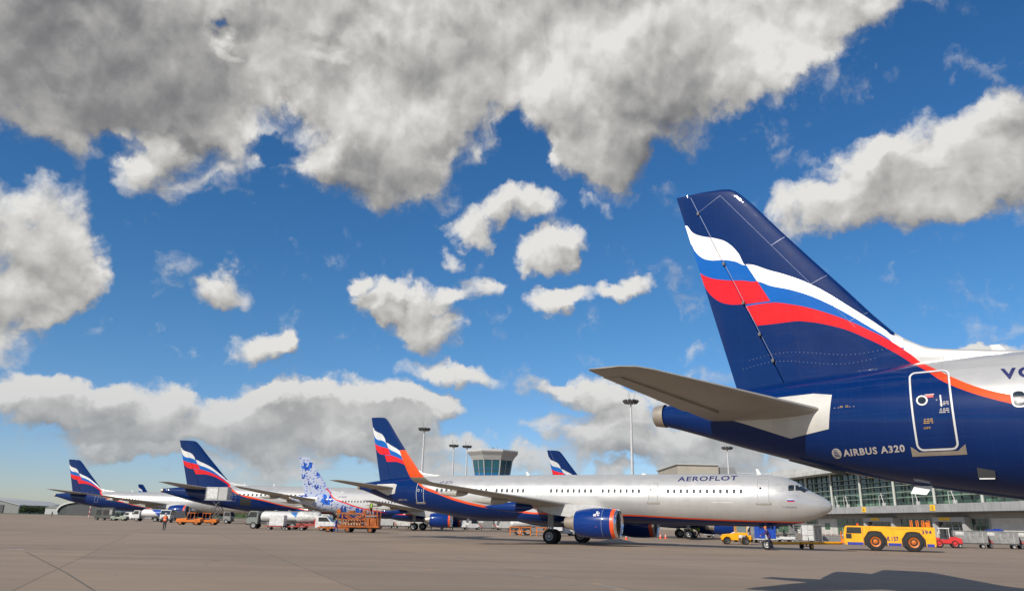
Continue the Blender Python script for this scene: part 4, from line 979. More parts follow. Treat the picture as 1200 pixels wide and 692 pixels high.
for z, t in ((8.9, .10), (10.2, .16), (11.7, .13), (12.9, .13), (14.1, .16)):
    m = MB(); m.box(S0, S1, -.15 if t > .12 else -.58, .35, z - t / 2, z + t / 2); m.build('louvre', pm('louvre_paint', (.26, .30, .27), .5), term)
k = 0; x = S0
for i in range(100):
    x = S0 + 3.1 * i
    if x > S1 - .5: break
    m = MB(); m.box(x - .04, x + .04, -.58, -.40, 7.12, 15.98); m.build('mullion', dgrey, term)
# boarding bridge rotunda fittings and pipes standing on the canopy
for x in (67, 61.5, 44, 30, 17):
    m = MB(); m.box(x - .3, x + .3, 1.4, 2.0, 7.12, 7.9); m.tube((x - .5, 1.9, 7.1), (x + .6, 1.9, 10.0), .09); m.tube((x + 1.6, 1.9, 7.1), (x + 1.6, 1.9, 9.6), .07); m.tube((x - .5, 1.9, 9.6), (x + 1.6, 1.9, 9.6), .06)
    m.build('roof_pipework', lgrey, term)
# ground floor wall set back under the canopy: piers, glazing, doors
wallm = pm('cream_wall', (.55, .54, .50), .6, vscale=.6); 
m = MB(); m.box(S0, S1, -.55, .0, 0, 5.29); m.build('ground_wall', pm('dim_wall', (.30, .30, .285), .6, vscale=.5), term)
def bay(x0, x1, z0, z1, name, mt, d=.05): m = MB(); m.box(x0, x1, .003, d, z0, z1); return m.build(name, mt, term)
lay = [(72, 83, 'w'), (66.5, 71.5, 'g'), (56.5, 66, 'd'), (27.5, 40.5, 'd'), (10.3, 15.0, 'd'), (-12, 9.3, 'w'), (84.5, 90, 'd'), (91, 103, 'w'), (104, 112, 'g'), (113, 117, 'd'), (118, 140, 'w'), (142, 150, 'd'), (151, 180, 'w'), (182, 190, 'g'), (-30, -14, 'd'), (-60, -32, 'w'), (192, 232, 'w')]
for x0, x1, t in lay:
    if t == 'w':
        o = bay(x0, x1, .3, 4.3, 'wall_panel', wallm)
        if x1 - x0 > 8:
            q = (x0 + x1) / 2; m = MB(); m.box(q - 1.5, q + 1.5, .053, .09, 1.5, 3.2); m.build('pane', doorglass, o)
    elif t == 'g':
        o = bay(x0, x1, .3, 4.3, 'window', doorglass); q = (x0 + x1) / 2; m = MB(); m.box(q - .06, q + .06, .053, .10, .3, 4.3); m.box(x0, x1, .053, .1, 2.2, 2.3); m.build('frame', lgrey, o)
    else:
        o = bay(x0, x1, .05, 4.2, 'window', glass); m = MB(); n = max(2, int((x1 - x0) / 2.6))
        for i in range(n + 1): q = x0 + (x1 - x0) * i / n; m.box(q - .06, q + .06, .053, .12, .05, 4.2)
        m.box(x0, x1, .053, .11, 3.0, 3.1); m.build('frame', pm('green_frame', (.12, .26, .17), .5), o)
for x0, x1 in ((42, 55.5), (15.6, 26.5)):
    m = MB(); m.box(x0, x0 + .9, .003, 1.2, 0, 4.55); m.box(x1 - .9, x1, .003, 1.2, 0, 4.55); m.box(x0 + .9, x1 - .9, .003, 1.2, 3.6, 4.55)
    o = m.build('portal', lgrey, term)
    m = MB(); m.box(x0 + .9, x1 - .9, .003, .3, 0, 3.6); m.build('portal_glazing', glass, o)
    m = MB(); n = 4
    for i in range(n + 1): q = x0 + .9 + (x1 - x0 - 1.8) * i / n; m.box(q - .07, q + .07, .303, .38, 0, 3.6)
    m.box(x0 + .9, x1 - .9, .303, .37, 2.4, 2.5); m.build('door_frame', steel, o)
    m = MB(); q = (x0 + x1) / 2 + 1.2; m.box(q - 2.1, q + 1.8, 1.203, 1.3, 3.85, 4.5); m.build('yellow_sign', yellow2, o)
M0 = Matrix(((-1, 0, 0, 0), (0, 0, 1, 0), (0, 1, 0, 0), (0, 0, 0, 1)))
for x, tx in ((50.0, '16'), (21.8, '15')):
    m = MB(); m.box(x - .85, x + .85, 3.62, 3.72, 5.75, 6.95); o = m.build('gate_sign', yellow2, term)
    M = Matrix.Translation((x + .55, 3.725, 6.0)) @ M0
    flat_text(o, tx, 'gate_number', dgrey, .68, M, 1.0, 1.0, .02)
m = MB(); m.box(72, 90, -6.2, -6.0, 18.6, 19.5); o = m.build('roof_sign_frame', lgrey, term)
for i in range(7):
    m = MB(); x = 88 - i * 2.3; m.box(x - 1.7, x, -5.99, -5.9, 18.65, 19.45 - .2 * (i % 2)); m.build('roof_sign_letter', red if i < 2 else mgrey, o)
m = MB(); m.box(-40, -20, -20, -8, 18.6, 20.5); m.box(30, 34, -16, -12, 18.6, 20.2); m.build('plant_room', lgrey, term)

# second terminal block farther off, behind the cabin roof of the long airliner
a = at(797, 300); b2 = at(846, 300)
tb = thing('terminal_block', 'plain beige block with a grey rounded end rising past the lettering of the silver airliner', 'building', (a.x, 300, 0))
w_ = b2.x - a.x
m = MB(); m.box(0, w_, 0, 40, 0, 24.2); m.build('wall', pm('beige_wall', (.36, .33, .27), .6, vscale=.1), tb)
m = MB(); m.box(-.6, w_ + .4, -.6, 41, 24.2, 24.7); m.build('roof_edge', lgrey, tb)
m = MB(); m.prism([(w_ + .5, 17), (w_ + 7, 17), (w_ + 7.5, 20), (w_ + 6.2, 23.4), (w_ + 5, 23.6), (w_ + .5, 23.6)], 0, 18); m.build('grey_plant_bay', mgrey, tb)
m = MB(); m.box(w_ + .5, w_ + 90, 8, 30, 0, 22.2); m.build('rear_wing', lgrey, tb)

# ---------------------------------------------------------------- control tower
D = 205; c = at(575, D); sc = D / CF
ct = thing('control_tower', 'control tower with an octagonal glass cab flaring out to a flat grey roof', 'control tower', (c.x, D, 0))
def octo(m, zr, n=8, rot=22.5):
    m.loft([[(r * math.cos(R(rot + 360 * i / n)), r * math.sin(R(rot + 360 * i / n)), z) for i in range(n)] for z, r in zr])
m = MB(); octo(m, [(0, 4.2), (11.9, 4.2)]); m.build('shaft', lgrey, ct)
m = MB(); octo(m, [(11.9, 4.7), (12.2, 4.75)]); m.build('cab_floor', mgrey, ct)
m = MB(); octo(m, [(12.2, 4.7), (16.9, 5.55)]); cab = m.build('cab_glass', pm('cab_glass', (.025, .10, .13), .08, spec=1.0), ct)
m = MB()
for i in range(8):
    a_ = R(22.5 + 45 * i); m.tube((4.75 * math.cos(a_), 4.75 * math.sin(a_), 12.2), (5.6 * math.cos(a_), 5.6 * math.sin(a_), 16.9), .16, n=6)
    b_ = R(45 * i); m.tube((4.42 * math.cos(b_), 4.42 * math.sin(b_), 12.2), (5.2 * math.cos(b_), 5.2 * math.sin(b_), 16.9), .07, n=6)
m.build('cab_mullion', lgrey, cab)
m = MB(); octo(m, [(13.0, 4.88), (13.7, 5.0)]); octo(m, [(14.6, 5.18), (14.75, 5.2)]); m.build('blue_band', pm('blue_glass', (.01, .13, .30), .15, spec=.9), cab)
m = MB(); octo(m, [(16.9, 5.7), (18.0, 6.35), (18.9, 7.2), (19.2, 7.25), (19.5, 7.0)]); m.build('roof', lgrey, ct)
m = MB(); octo(m, [(19.5, 1.6), (20.0, 1.5)]); m.tube((0, 0, 20), (0, 0, 20.5), .2); m.tube((1.2, 0, 19.5), (1.2, 0, 21.0), .04); m.build('roof_unit', mgrey, ct)

# ---------------------------------------------------------------- floodlight masts
def mast_at(px, py, D, label):
    c = at(px, D); 
    lo, hi = 5, 60
    for _ in range(40):
        mdl = (lo + hi) / 2
        if proj(c.x, D, mdl)[1] > py: lo = mdl
        else: hi = mdl
    h = lo; x = c.x
    for _ in range(8): x -= (proj(x, D, h)[0] - px) / CF * D
    t = thing('floodlight_mast', label, 'floodlight mast', (x, D, 0), 0, 'floodlight masts round the apron')
    m = MB(); m.tube((0, 0, 0), (0, 0, h - .8), .34, .16, 12); m.build('pole', pm('mast_paint', (.5, .5, .5), .5), t, smooth=True)
    m = MB(); m.lathe([(h - 1.2, .3), (h - .9, 1.1), (h - .7, 1.1), (h - .4, .3)], 'z', n=14, capa=True, capb=True); r = m.build('head_ring', mgrey, t)
    m = MB()
    for i in range(10):
        a_ = 2 * math.pi * i / 10; M = Matrix.Translation((1.2 * math.cos(a_), 1.2 * math.sin(a_), h - .75)) @ Matrix.Rotation(a_, 4, 'Z') @ Matrix.Rotation(.6, 4, 'Y')
        q = MB(); q.box(-.12, .2, -.28, .28, -.3, .3, M=M); q.build('floodlight', dgrey, r)
    m = MB()
    for a_ in (0, 2.1, 4.2): m.tube((.5 * math.cos(a_), .5 * math.sin(a_), h - .6), (.9 * math.cos(a_), .9 * math.sin(a_), h + .9), .035, n=5)
    m.build('lightning_rod', mgrey, t)
mast_at(497.5, 499, 185, 'tallest floodlight mast left of the control tower, nearest the orange winglet')
mast_at(532, 519, 230, 'middle floodlight mast between the winglet and the control tower')
mast_at(547.5, 520, 232, 'floodlight mast standing just against the left edge of the control tower')
mast_at(739, 465.5, 140, 'tall floodlight mast under the tip of the nearest tailplane')
mast_at(852, 521, 200, 'floodlight mast rising behind the terminal block under the nearest tail')

# ---------------------------------------------------------------- far left: hangars and trees
def hangar():
    a = at(-12, 560); t = thing('hangar', 'low grey hangar with a dark open front at the far left edge', 'hangar', (a.x, 560, 0))
    m = MB(); m.prism([(-30, 0), (20, 0), (20, 5.5), (6, 8.6), (-30, 11)], 0, 60); m.build('wall', mgrey, t)
    m = MB(); m.box(-28, 9, -.5, -.1, 0, 5.6); m.build('hangar_door', dgrey, t)
    m = MB(); m.loft([[(-30.5, -.8, 11), (-30.5, 60.5, 11), (-30.5, 60.5, 11.4), (-30.5, -.8, 11.4)], [(6, -.8, 8.6), (6, 60.5, 8.6), (6, 60.5, 9.0), (6, -.8, 9.0)], [(20.6, -.8, 5.3), (20.6, 60.5, 5.3), (20.6, 60.5, 5.7), (20.6, -.8, 5.7)]]); m.build('roof', lgrey, t)
hangar()
def arch_hangar():
    D = 455; a = at(95, D); hw = 13.6; t = thing('hangar', 'dark arched hangar with a pale curved roof edge behind the leftmost tail', 'hangar', (a.x, D, 0))
    n = 20; arc = [(-hw * math.cos(math.pi * i / n), 1.4 + 5.8 * math.sin(math.pi * i / n) ** .8) for i in range(n + 1)]
    m = MB(); m.prism([(-hw, 0)] + arc + [(hw, 0)], 0, 50); m.build('wall', pm('dark_green_grey', (.045, .055, .055), .6), t)
    m = MB(); m.loft([[(x * 1.0, -1, z), (x * 1.05, -1, z + .75), (x * 1.05, 50.5, z + .75), (x, 50.5, z)] for x, z in arc]); m.build('roof_shell', offwhite, t)
    m = MB(); m.box(-9, 9, -.3, -.02, 0, 5.2); m.build('hangar_door', dgrey, t)
arch_hangar()
a = at(61, 520); hs = thing('house', 'small grey house between the trees and the arched hangar', 'house', (a.x, 520, 0))
m = MB(); m.box(-5, 5, 0, 8, 0, 4); m.build('wall', lgrey, hs); m = MB(); m.prism([(-5.4, 4), (5.4, 4), (0, 6.0)], -.4, 8.4); m.build('roof', mgrey, hs)
leafm = bpy.data.materials.new('foliage'); leafm.use_nodes = True; T = NT(leafm.node_tree); b = leafm.node_tree.nodes['Principled BSDF']
oi = T.new('ShaderNodeTexCoord').outputs['Object']; T.l.new(T.mix(T.noise(oi, .9, 3), (.02, .045, .012), (.06, .095, .03)), b.inputs['Base Color']); b.inputs['Roughness'].default_value = .8
def tree(px, D, h, r, label):
    a = at(px, D); t = thing('tree', label, 'tree', (a.x, D, 0), 0, 'trees beyond the apron'); rnd = random.Random(int(px * 7 + D))
    m = MB(); m.tube((0, 0, 0), (0, 0, h * .55), .3, .15, 8)
    for i in range(5): a_ = rnd.random() * 6.3; m.tube((0, 0, h * .35), (r * .5 * math.cos(a_), r * .5 * math.sin(a_), h * .7), .12, .04, 5)
    m.build('trunk', pm('bark', (.06, .045, .03), .9), t)
    m = MB(); cl = [(rnd.uniform(-.7, .7) * r, rnd.uniform(-.7, .7) * r, rnd.uniform(.3, .9) * h, rnd.uniform(.3, .55) * r) for _ in range(14)]
    for i in range(1400):
        cx, cy, cz, cr_ = rnd.choice(cl); v = Vector((rnd.gauss(0, 1), rnd.gauss(0, 1), rnd.gauss(0, .8))).normalized() * cr_ * rnd.uniform(.6, 1.1)
        p = Vector((cx, cy, cz)) + v; s_ = rnd.uniform(.12, .3); d1 = Vector((rnd.gauss(0, 1), rnd.gauss(0, 1), rnd.gauss(0, 1))).normalized() * s_; d2 = d1.orthogonal().normalized() * s_
        m.add([p - d1, p + d2, p + d1, p - d2], [(0, 1, 2, 3)])
    m.build('crown', leafm, t)
tree(26.5, 540, 5.4, 3.0, 'dark tree beside the right end of the low grey hangar')
tree(35, 545, 4.6, 3.6, 'broad tree left of the gap in the tree row')
tree(41, 560, 4.4, 3.2, 'rounded tree just right of the broad one')
tree(48.5, 550, 4.2, 3.6, 'tree nearest the small grey house')
# low far tree line: reads as one mass
m = MB(); rnd = random.Random(3)
for i in range(9000):
    x = rnd.uniform(-900, 120); y = rnd.uniform(900, 960); hh = 5.5 + 3 * math.sin(x * .021) + 2 * math.sin(x * .13 + 1); z = rnd.uniform(0, hh); s_ = rnd.uniform(.8, 1.8)
    m.add([(x - s_, y, z), (x, y + rnd.uniform(-.5, .5), z + s_), (x + s_, y, z + .2), (x, y, z - s_)], [(0, 1, 2, 3)])
o = m.build('far_woodland', leafm); o['kind'] = 'stuff'
# ---------------------------------------------------------------- ground vehicles (local +x = front)
def cab(t, x0, x1, w, z0, z1, mt, slope=.35, win=True):
    m = MB(); h = w / 2; m.prism([(x0, z0), (x1, z0), (x1, z0 + (z1 - z0) * .48), (x1 - slope, z1), (x0, z1)], -h, h); c = m.build('cab', mt, t, bevel=.04)
    zb, zt = z0 + (z1 - z0) * .52, z1 - .14; xs = x1 - slope * .08
    for s in (-1, 1):
        m = MB(); y0, y1 = sorted((s * (h + .004), s * (h + .02))); m.prism([(x0 + .22, zb), (x1 - .16, zb), (x1 - slope - .10, zt), (x0 + .22, zt)], y0, y1); m.build('side_window', glass, c)
        m = MB(); m.box(x1 - .12, x1 + .06, s * (h + .05) - .05, s * (h + .05) + .05, zb - .02, zb + .34); m.build('mirror', dgrey, c)
    k = slope / ((z1 - z0) * .52)
    m = MB(); m.add([(x1 + .012 - k * (zb - z0 - (z1 - z0) * .48), -h + .12, zb), (x1 + .012 - k * (zb - z0 - (z1 - z0) * .48), h - .12, zb), (x1 + .012 - k * (zt - z0 - (z1 - z0) * .48), h - .12, zt), (x1 + .012 - k * (zt - z0 - (z1 - z0) * .48), -h + .12, zt)], [(0, 1, 2, 3)]); m.build('windscreen', glass, c)
    m = MB(); m.box(x1, x1 + .10, -h, h, z0 - .12, z0 + .16); m.build('bumper', dgrey, c, bevel=.02)
    m = MB(); m.box(x1 + .003, x1 + .03, -h * .55, h * .55, z0 + .25, z0 + .5); m.build('grille', dgrey, c)
    for s in (-1, 1): m = MB(); m.lathe([(x1 + .0, .11), (x1 + .04, .10), (x1 + .05, .01)], 'x', (0, s * h * .76, z0 + .36), 12); m.build('headlight', pm('lamp_glass', (.7, .7, .65), .15), c)
    return c
def chassis(t, x0, x1, w, z, axles, r=.48, rim=lgrey, tw=.3):
    m = MB(); m.box(x0, x1, -w * .32, w * .32, z - .12, z + .12)
    for a in axles: m.tube((a, -w / 2 + .1, r), (a, w / 2 - .1, r), .07)
    m.build('chassis', dgrey, t)
    for a in axles:
        for s in (-1, 1): wheel(t, a, s * (w / 2 - tw / 2), r, tw, rim, s, 24)
def tank(t, x0, x1, w, z0, h, mt, stripe=None, name='tank'):
    m = MB(); n = 28; z = z0 + h / 2
    rings = [[(x, w / 2 * k * math.cos(2 * math.pi * i / n), z + h / 2 * k * math.sin(2 * math.pi * i / n)) for i in range(n)] for x, k in ((x0, .55), (x0 + .12, .86), (x0 + .3, 1), (x1 - .3, 1), (x1 - .12, .86), (x1, .55))]
    m.loft(rings); o = m.build(name, mt, t, smooth=True)
    m = MB(); m.box(x0 + .4, x1 - .4, -.25, .25, z0 + h - .02, z0 + h + .1); m.build('catwalk', mgrey, o)
    m = MB()
    for i in range(2): q = x0 + (x1 - x0) * (i + 1) / 3; m.lathe([(z0 + h + .1, .22), (z0 + h + .2, .22), (z0 + h + .22, .01)], 'z', (q, 0, 0), 12)
    m.build('hatch', steel, o)
    return o
def waved(name, c0, c1, x0, x1):
    'white tank paint with a blue end behind a curved edge'
    m = bpy.data.materials.new(name); m.use_nodes = True; T = NT(m.node_tree); b = m.node_tree.nodes['Principled BSDF']
    x, y, z = T.sep(T.new('ShaderNodeTexCoord').outputs['Object'])
    e = T.m('ADD', x, T.m('MULTIPLY', T.m('MULTIPLY', z, z), .35 if x1 > x0 else -.35))
    f = T.m('GREATER_THAN', e, x0) if x1 > x0 else T.m('LESS_THAN', e, x0)
    T.l.new(T.mix(f, c0, c1), b.inputs['Base Color']); b.inputs['Roughness'].default_value = .35; return m
def tank_truck(label, loc, rz, L, mt_cab, mt_tank, group=None, box=False, w=2.2, ht=1.45):
    t = thing('fuel_tanker', label, 'tank truck', loc, rz, group)
    chassis(t, -L / 2, L / 2, w, .85, (L / 2 - 1.0, -L / 2 + 1.1, -L / 2 + 2.3))
    cab(t, L / 2 - 1.6, L / 2, w, .65, 2.4, mt_cab)
    tank(t, -L / 2, L / 2 - 1.8, w, .92, ht, mt_tank)
    m = MB(); m.box(-L * .1, L * .12, -w / 2 - .03, w / 2 + .03, .5, .98); m.build('side_locker', mgrey, t, bevel=.02)
    m = MB(); m.box(-L / 2 - .06, -L / 2, -w / 2, w / 2, .5, .75); m.build('rear_bumper', red, t)
    return t
fg = 'fuel tankers on the apron'
tank_truck('grey-cabbed fuel tanker with a long white tank, left of the white vacuum truck', at(322, 113), math.pi, 7.6, pm('grey_green_cab', (.20, .22, .20), .5), waved('tank_paint_a', (.60, .60, .58), (.05, .18, .45), -4.0, -5), fg)
tank_truck('white fuel tanker with a blue sweep behind its tank, beside the far engine', at(176, 182), math.pi, 7.6, white, waved('tank_paint_b', (.68, .68, .66), (.01, .07, .35), -2.6, -5), fg, ht=1.75)
tank_truck('white and light blue tank truck seen under the silver belly left of the main wheels', at(628, 108), .05, 7.0, white, waved('tank_paint_c', (.66, .66, .64), (.05, .35, .55), .9, 3), fg, ht=1.3)
# vacuum truck with round white tank
t = thing('vacuum_truck', 'short white round-tank service truck parked left of the orange cargo loader', 'tank truck', at(367, 112), 0)
chassis(t, -2.4, 2.6, 2.1, .75, (1.7, -1.4), .42); cab(t, 1.2, 2.6, 2.0, .6, 2.15, white, .3); tank(t, -2.4, 1.0, 1.9, .9, 1.55, offwhite)
m = MB(); m.box(.3, .9, -1.02, -.98, .8, 1.5); m.build('warning_panel', red, t)
m = MB(); m.box(-2.2, .8, -1.05, 1.05, .55, .85); m.build('side_skirt', pm('dull_red', (.35, .05, .04), .6), t)
# truck seen head-on
t = thing('service_truck', 'light grey truck facing the camera under the far engine', 'truck', at(201, 168), -math.pi / 2 - .1)
chassis(t, -3, 3, 2.4, .8, (2.1, -1.8)); cab(t, 1.2, 3, 2.3, .6, 2.55, offwhite, .2); m = MB(); m.box(-3, 1.0, -1.15, 1.15, .95, 2.45); m.build('cargo_body', lgrey, t, bevel=.04)
# catering truck with raised box
t = thing('catering_truck', 'catering truck lifting a white and grey box to the wide-body tail', 'catering truck', at(254, 171), 0)
chassis(t, -2.8, 3.2, 2.4, .8, (2.3, -1.7)); cab(t, 1.6, 3.2, 2.3, .6, 2.5, mgrey, .2)
m = MB()
for s in (-.95, .95):
    for a_, b_ in (((-1.3, 1.0), (.7, 2.9)), ((.7, 1.0), (-1.3, 2.9)), ((-1.3, 2.9), (.7, 4.75)), ((.7, 2.9), (-1.3, 4.75))): m.tube((a_[0], s, a_[1]), (b_[0], s, b_[1]), .09)
m.build('scissor_lift', dgrey, t)
m = MB(); m.box(-2.7, 1.9, -1.2, 1.2, 4.85, 7.55); bx = m.build('raised_box', lgrey, t, bevel=.05)
m = MB(); m.box(-2.4, -.2, -1.215, -1.203, 5.2, 7.2); m.build('white_panel', white, bx)
m = MB()
for q in (-2.72, -.1, 1.9): m.box(q - .06, q + .06, -1.25, -1.2, 4.85, 7.55)
m.build('box_post', mgrey, bx); m = MB(); m.box(-2.9, 3.0, -1.3, 1.3, 4.72, 4.84); m.tube((3, -1.2, 4.8), (3, -1.2, 5.9), .03); m.tube((3, 1.2, 4.8), (3, 1.2, 5.9), .03); m.tube((3, -1.2, 5.9), (3, 1.2, 5.9), .03); m.build('platform', steel, bx)
# low tow tractors
def tractor(name, label, cat, loc, rz, mt, L=3.4, cabm=None, group=None, W=1.7, closed=False):
    t = thing(name, label, cat, loc, rz, group); r = .42
    chassis(t, -L / 2, L / 2, W, .5, (L / 2 - .7, -L / 2 + .7), r, mt)
    m = MB(); m.prism([(-L / 2, .45), (L / 2, .45), (L / 2, .95), (L / 2 - .25, 1.05), (.35, 1.15), (.25, .85), (-L * .22, .85), (-L * .25, 1.05), (-L / 2, 1.0)], -W / 2, W / 2); b_ = m.build('body', mt, t, bevel=.04)
    m = MB(); m.box(-L * .2, -.05, -.5, .5, .85, 1.0); m.box(-L * .22, -L * .17, -.5, .5, .95, 1.45); m.build('seat', dgrey, t)
    m = MB(); m.tube((.25, 0, 1.0), (.05, 0, 1.35), .025); m.lathe([(-.015, .17), (.015, .17)], 'x', (.05, 0, 1.36), 14); m.build('steering_wheel', black, t)
    m = MB()
    for x in (-L * .24, .3):
        for s in (-1, 1): m.tube((x, s * (W / 2 - .08), 1.0), (x * .92, s * (W / 2 - .12), 1.95), .035)
    f = m.build('roll_frame', cabm or mt, t)
    m = MB(); m.box(-L * .27, .38, -W / 2 + .04, W / 2 - .04, 1.95, 2.05); m.build('roof', cabm or mt, t, bevel=.02)
    if closed:
        for s in (-1, 1): m = MB(); y = s * (W / 2 - .1); m.prism([(-L * .2, 1.12), (.24, 1.12), (.22, 1.86), (-L * .2, 1.86)], y - .01, y + .01); m.build('side_window', glass, f)
        m = MB(); m.box(.31, .33, -W / 2 + .14, W / 2 - .14, 1.15, 1.9); m.build('windscreen', glass, f)
    for s in (-1, 1): m = MB(); m.lathe([(L / 2, .09), (L / 2 + .03, .08), (L / 2 + .035, .01)], 'x', (0, s * W * .36, .8), 12); m.build('headlight', pm('lamp_glass', (.7, .7, .65), .15), b_)
    return t
tractor('baggage_tractor', 'orange low tow tractor right of the person in an orange vest', 'tractor', at(222, 138), math.pi, orange, 4.2)
tractor('baggage_tractor', 'long orange tow tractor next to the catering truck wheels', 'tractor', at(240, 143), math.pi, orange, 4.6)
tractor('baggage_tractor', 'small pale green tow tractor left of the white tankers', 'tractor', at(140, 186), 0, pm('pale_green', (.30, .34, .26), .5), 3.6)
tractor('baggage_tractor', 'red tow tractor with a white roof right behind the big yellow pushback tug', 'tractor', at(1110, 86), -.42, red, 2.9, white)
# yellow tractor with a closed cab
t = thing('cab_tractor', 'small yellow tractor with a closed cab under the silver nose', 'tractor', at(863, 80), math.pi - .15)
chassis(t, -1.4, 1.5, 1.5, .5, (.95, -.85), .36, dgrey)
m = MB(); m.prism([(-.2, .4), (1.5, .4), (1.5, .72), (1.3, .95), (-.1, 1.1), (-.2, 1.1)], -.62, .62); m.build('bonnet', yellow, t, bevel=.05)
m = MB(); m.prism([(-1.4, .45), (-1.0, .45), (-1.0, .9), (-1.4, .9)], -.7, .7); m.build('rear_deck', yellow, t, bevel=.03)
for s in (-1, 1): m = MB(); m.lathe([(s * .75 - .12, .45), (s * .75 + .12, .45)], 'y', (-.85, 0, .38), 20); m.lathe([(s * .72 - .1, .42), (s * .72 + .1, .42)], 'y', (.95, 0, .34), 20); m.build('mudguard', yellow, t)
c = MB(); c.box(-1.05, .05, -.6, .6, .9, 1.15); c.box(-1.1, .1, -.64, .64, 1.9, 2.02)
for x in (-1.03, .03):
    for y in (-.57, .57): c.tube((x, y, 1.1), (x * .95, y, 1.95), .04, n=6)
cb = c.build('cab', yellow, t)
for s in (-1, 1): m = MB(); m.box(-.95, -.02, s * .575 - .008, s * .575 + .008, 1.17, 1.86); m.build('side_window', pm('clear_glass', (.16, .2, .2), .1), cb)
m = MB(); m.box(.02, .036, -.5, .5, 1.17, 1.86); m.build('windscreen', pm('clear_glass', (.16, .2, .2), .1), cb)
m = MB(); m.box(-1.75, -1.4, -.5, .5, .6, 1.75); m.build('rear_machinery', mgrey, t, bevel=.03)

# ---- the big pushback tug
t = thing('pushback_tug', 'long low yellow pushback tug with big orange-hubbed wheels and blue skirts', 'tug', at(1042.5, 68.2) , math.pi - .40)
tug = t; LW = 7.0; z0, z1 = .42, 1.98; hw = 1.35; x0, x1 = -LW / 2, LW / 2
ax = (1.05, -1.85); rr = .74
def arch(a): return [(a + .90, z0), (a + .89, .98), (a + .50, 1.54), (a + .2, 1.6), (a - .2, 1.6), (a - .50, 1.54), (a - .89, .98), (a - .90, z0)]
prof = [(x1 - .12, z0)] + arch(ax[0]) + arch(ax[1]) + [(x0 + .05, z0), (x0, .6), (x0, z1), (x1 - .45, z1 + .02), (x1 - .1, z1 - .12), (x1, 1.3), (x1, .6)]
for nm, ya, yb in (('body_side', -hw, -hw + .5), ('body_side', hw - .5, hw)):
    m = MB(); m.prism(prof, ya, yb); m.build(nm, yellow, t, bevel=.025)
m = MB(); m.box(x0 + .02, x1 - .14, -hw + .51, hw - .51, .5, z1 - .02); m.build('body_core', dgrey, t, bevel=.02)
m = MB(); m.box(x0 + .02, x1 - .2, -hw + .3, hw - .3, z1 - .1, z1 + .003); m.box(x1 - .5, x1 - .14, -hw + .5, hw - .5, .5, z1 - .11); m.build('top_deck', yellow, t, bevel=.02)
for a in ax:
    for s in (-1, 1):
        y0, y1 = sorted((s * (hw - .49), s * (hw - .04))); A_ = arch(a); m = MB(); m.prism([(p_[0] * .985 + a * .015, p_[1] * .985) for p_ in A_], y0, y1 - .0)
        q_ = m.build('wheel_arch', black, t)
        wheel(t, a, s * (hw - .22), rr, .48, pm('hub_paint', (.50, .13, .012), .5, var=.3), s, 36)
for a, b_ in ((x1 - .25, ax[0] + .95), (ax[0] - .95, ax[1] + .95), (ax[1] - .95, x0 + .15)):
    for s in (-1, 1):
        m = MB(); y0, y1 = sorted((s * (hw + .003), s * (hw + .02))); m.box(min(a, b_), max(a, b_), y0, y1, z0 + .02, z0 + .24); m.build('blue_skirt', pm('skirt_blue', (.02, .04, .30), .5), t)
for s in (-1, 1):
    y0, y1 = sorted((s * (hw + .003), s * (hw + .016)))
    m = MB(); m.prism([(x1 - 1.42, 1.38), (x1 - .22, 1.38), (x1 - .30, 1.88), (x1 - 1.42, 1.88)], y0, y1); m.build('side_window', glass, t)
    m = MB(); m.prism([(x1 - .62, .95), (x1 - .18, .95), (x1 - .18, 1.34), (x1 - .62, 1.34)], y0, y1); m.build('door_window', glass, t)
    m = MB(); m.box(x1 - 1.52, x1 - 1.50, y0, y1, .7, 1.95); m.box(x1 - 2.1, x1 - 2.08, y0, y1, 1.6, 1.95); m.box(x0 + .6, x0 + 3.4, y0, y1, 1.80, 1.815); m.build('panel_gap', dgrey, t)
m = MB()
for q in (x1 - .4, x1 - 2.4, x0 + 2.7, x0 + .4): m.tube((q, -hw + .1, z1), (q, -hw + .1, z1 + .1), .04)
m.build('deck_cleat', dgrey, t)
def onside(txt, nm, x_, z_, h, mt, par, yy, st=1.0, bold=.01):
    # lettering on the -y... side seen by the camera (tug is turned round, so its +y side faces us)
    M = Matrix.Translation((x_, yy, z_)) @ Matrix(((-1, 0, 0, 0), (0, 0, 1, 0), (0, 1, 0, 0), (0, 0, 0, 1)))
    return flat_text(par, txt, nm, mt, h, M, st, 1.12, bold)
onside('8.137', 'fleet_number', (ax[0] + ax[1]) / 2 + .55, .84, .36, pm('number_violet', (.05, .02, .12), .6), t, hw + .02, .70, .018)
onside('394', 'fleet_number', x0 + 1.02, 1.45, .30, pm('number_violet', (.09, .04, .16), .6), t, hw + .02, 1.15)
m = MB()
for q in (0, .42, .84, 1.3):
    m.tube((x0 + .3 + q, -.9, z1), (x0 + .3 + q, -.9, z1 + .55), .045); m.tube((x0 + .3 + q, .9, z1), (x0 + .3 + q, .9, z1 + .5), .045); m.tube((x0 + .3 + q, -.9, z1 + .55), (x0 + .3 + q, .9, z1 + .5), .04)
m.box(x0 + .2, x0 + .7, -.5, .5, z1, z1 + .4); m.build('deck_rail', orange, t)
m = MB(); m.tube((x1 - 1.2, 0, z1), (x1 - 1.2, 0, z1 + .22), .09); m.build('beacon', orange_flag, t)
m = MB(); m.box(x1, x1 + .25, -.9, .9, .55, .9); m.tube((x1 + .2, -.8, .9), (x1 + .2, -.8, 1.5), .05); m.tube((x1 + .2, .8, .9), (x1 + .2, .8, 1.5), .05); m.tube((x1 + .2, -.8, 1.5), (x1 + .2, .8, 1.5), .04); m.build('front_bumper', orange, t)
m = MB(); m.box(x0 - .12, x0, -.6, .6, .5, .85); m.build('tow_hitch', dgrey, t)
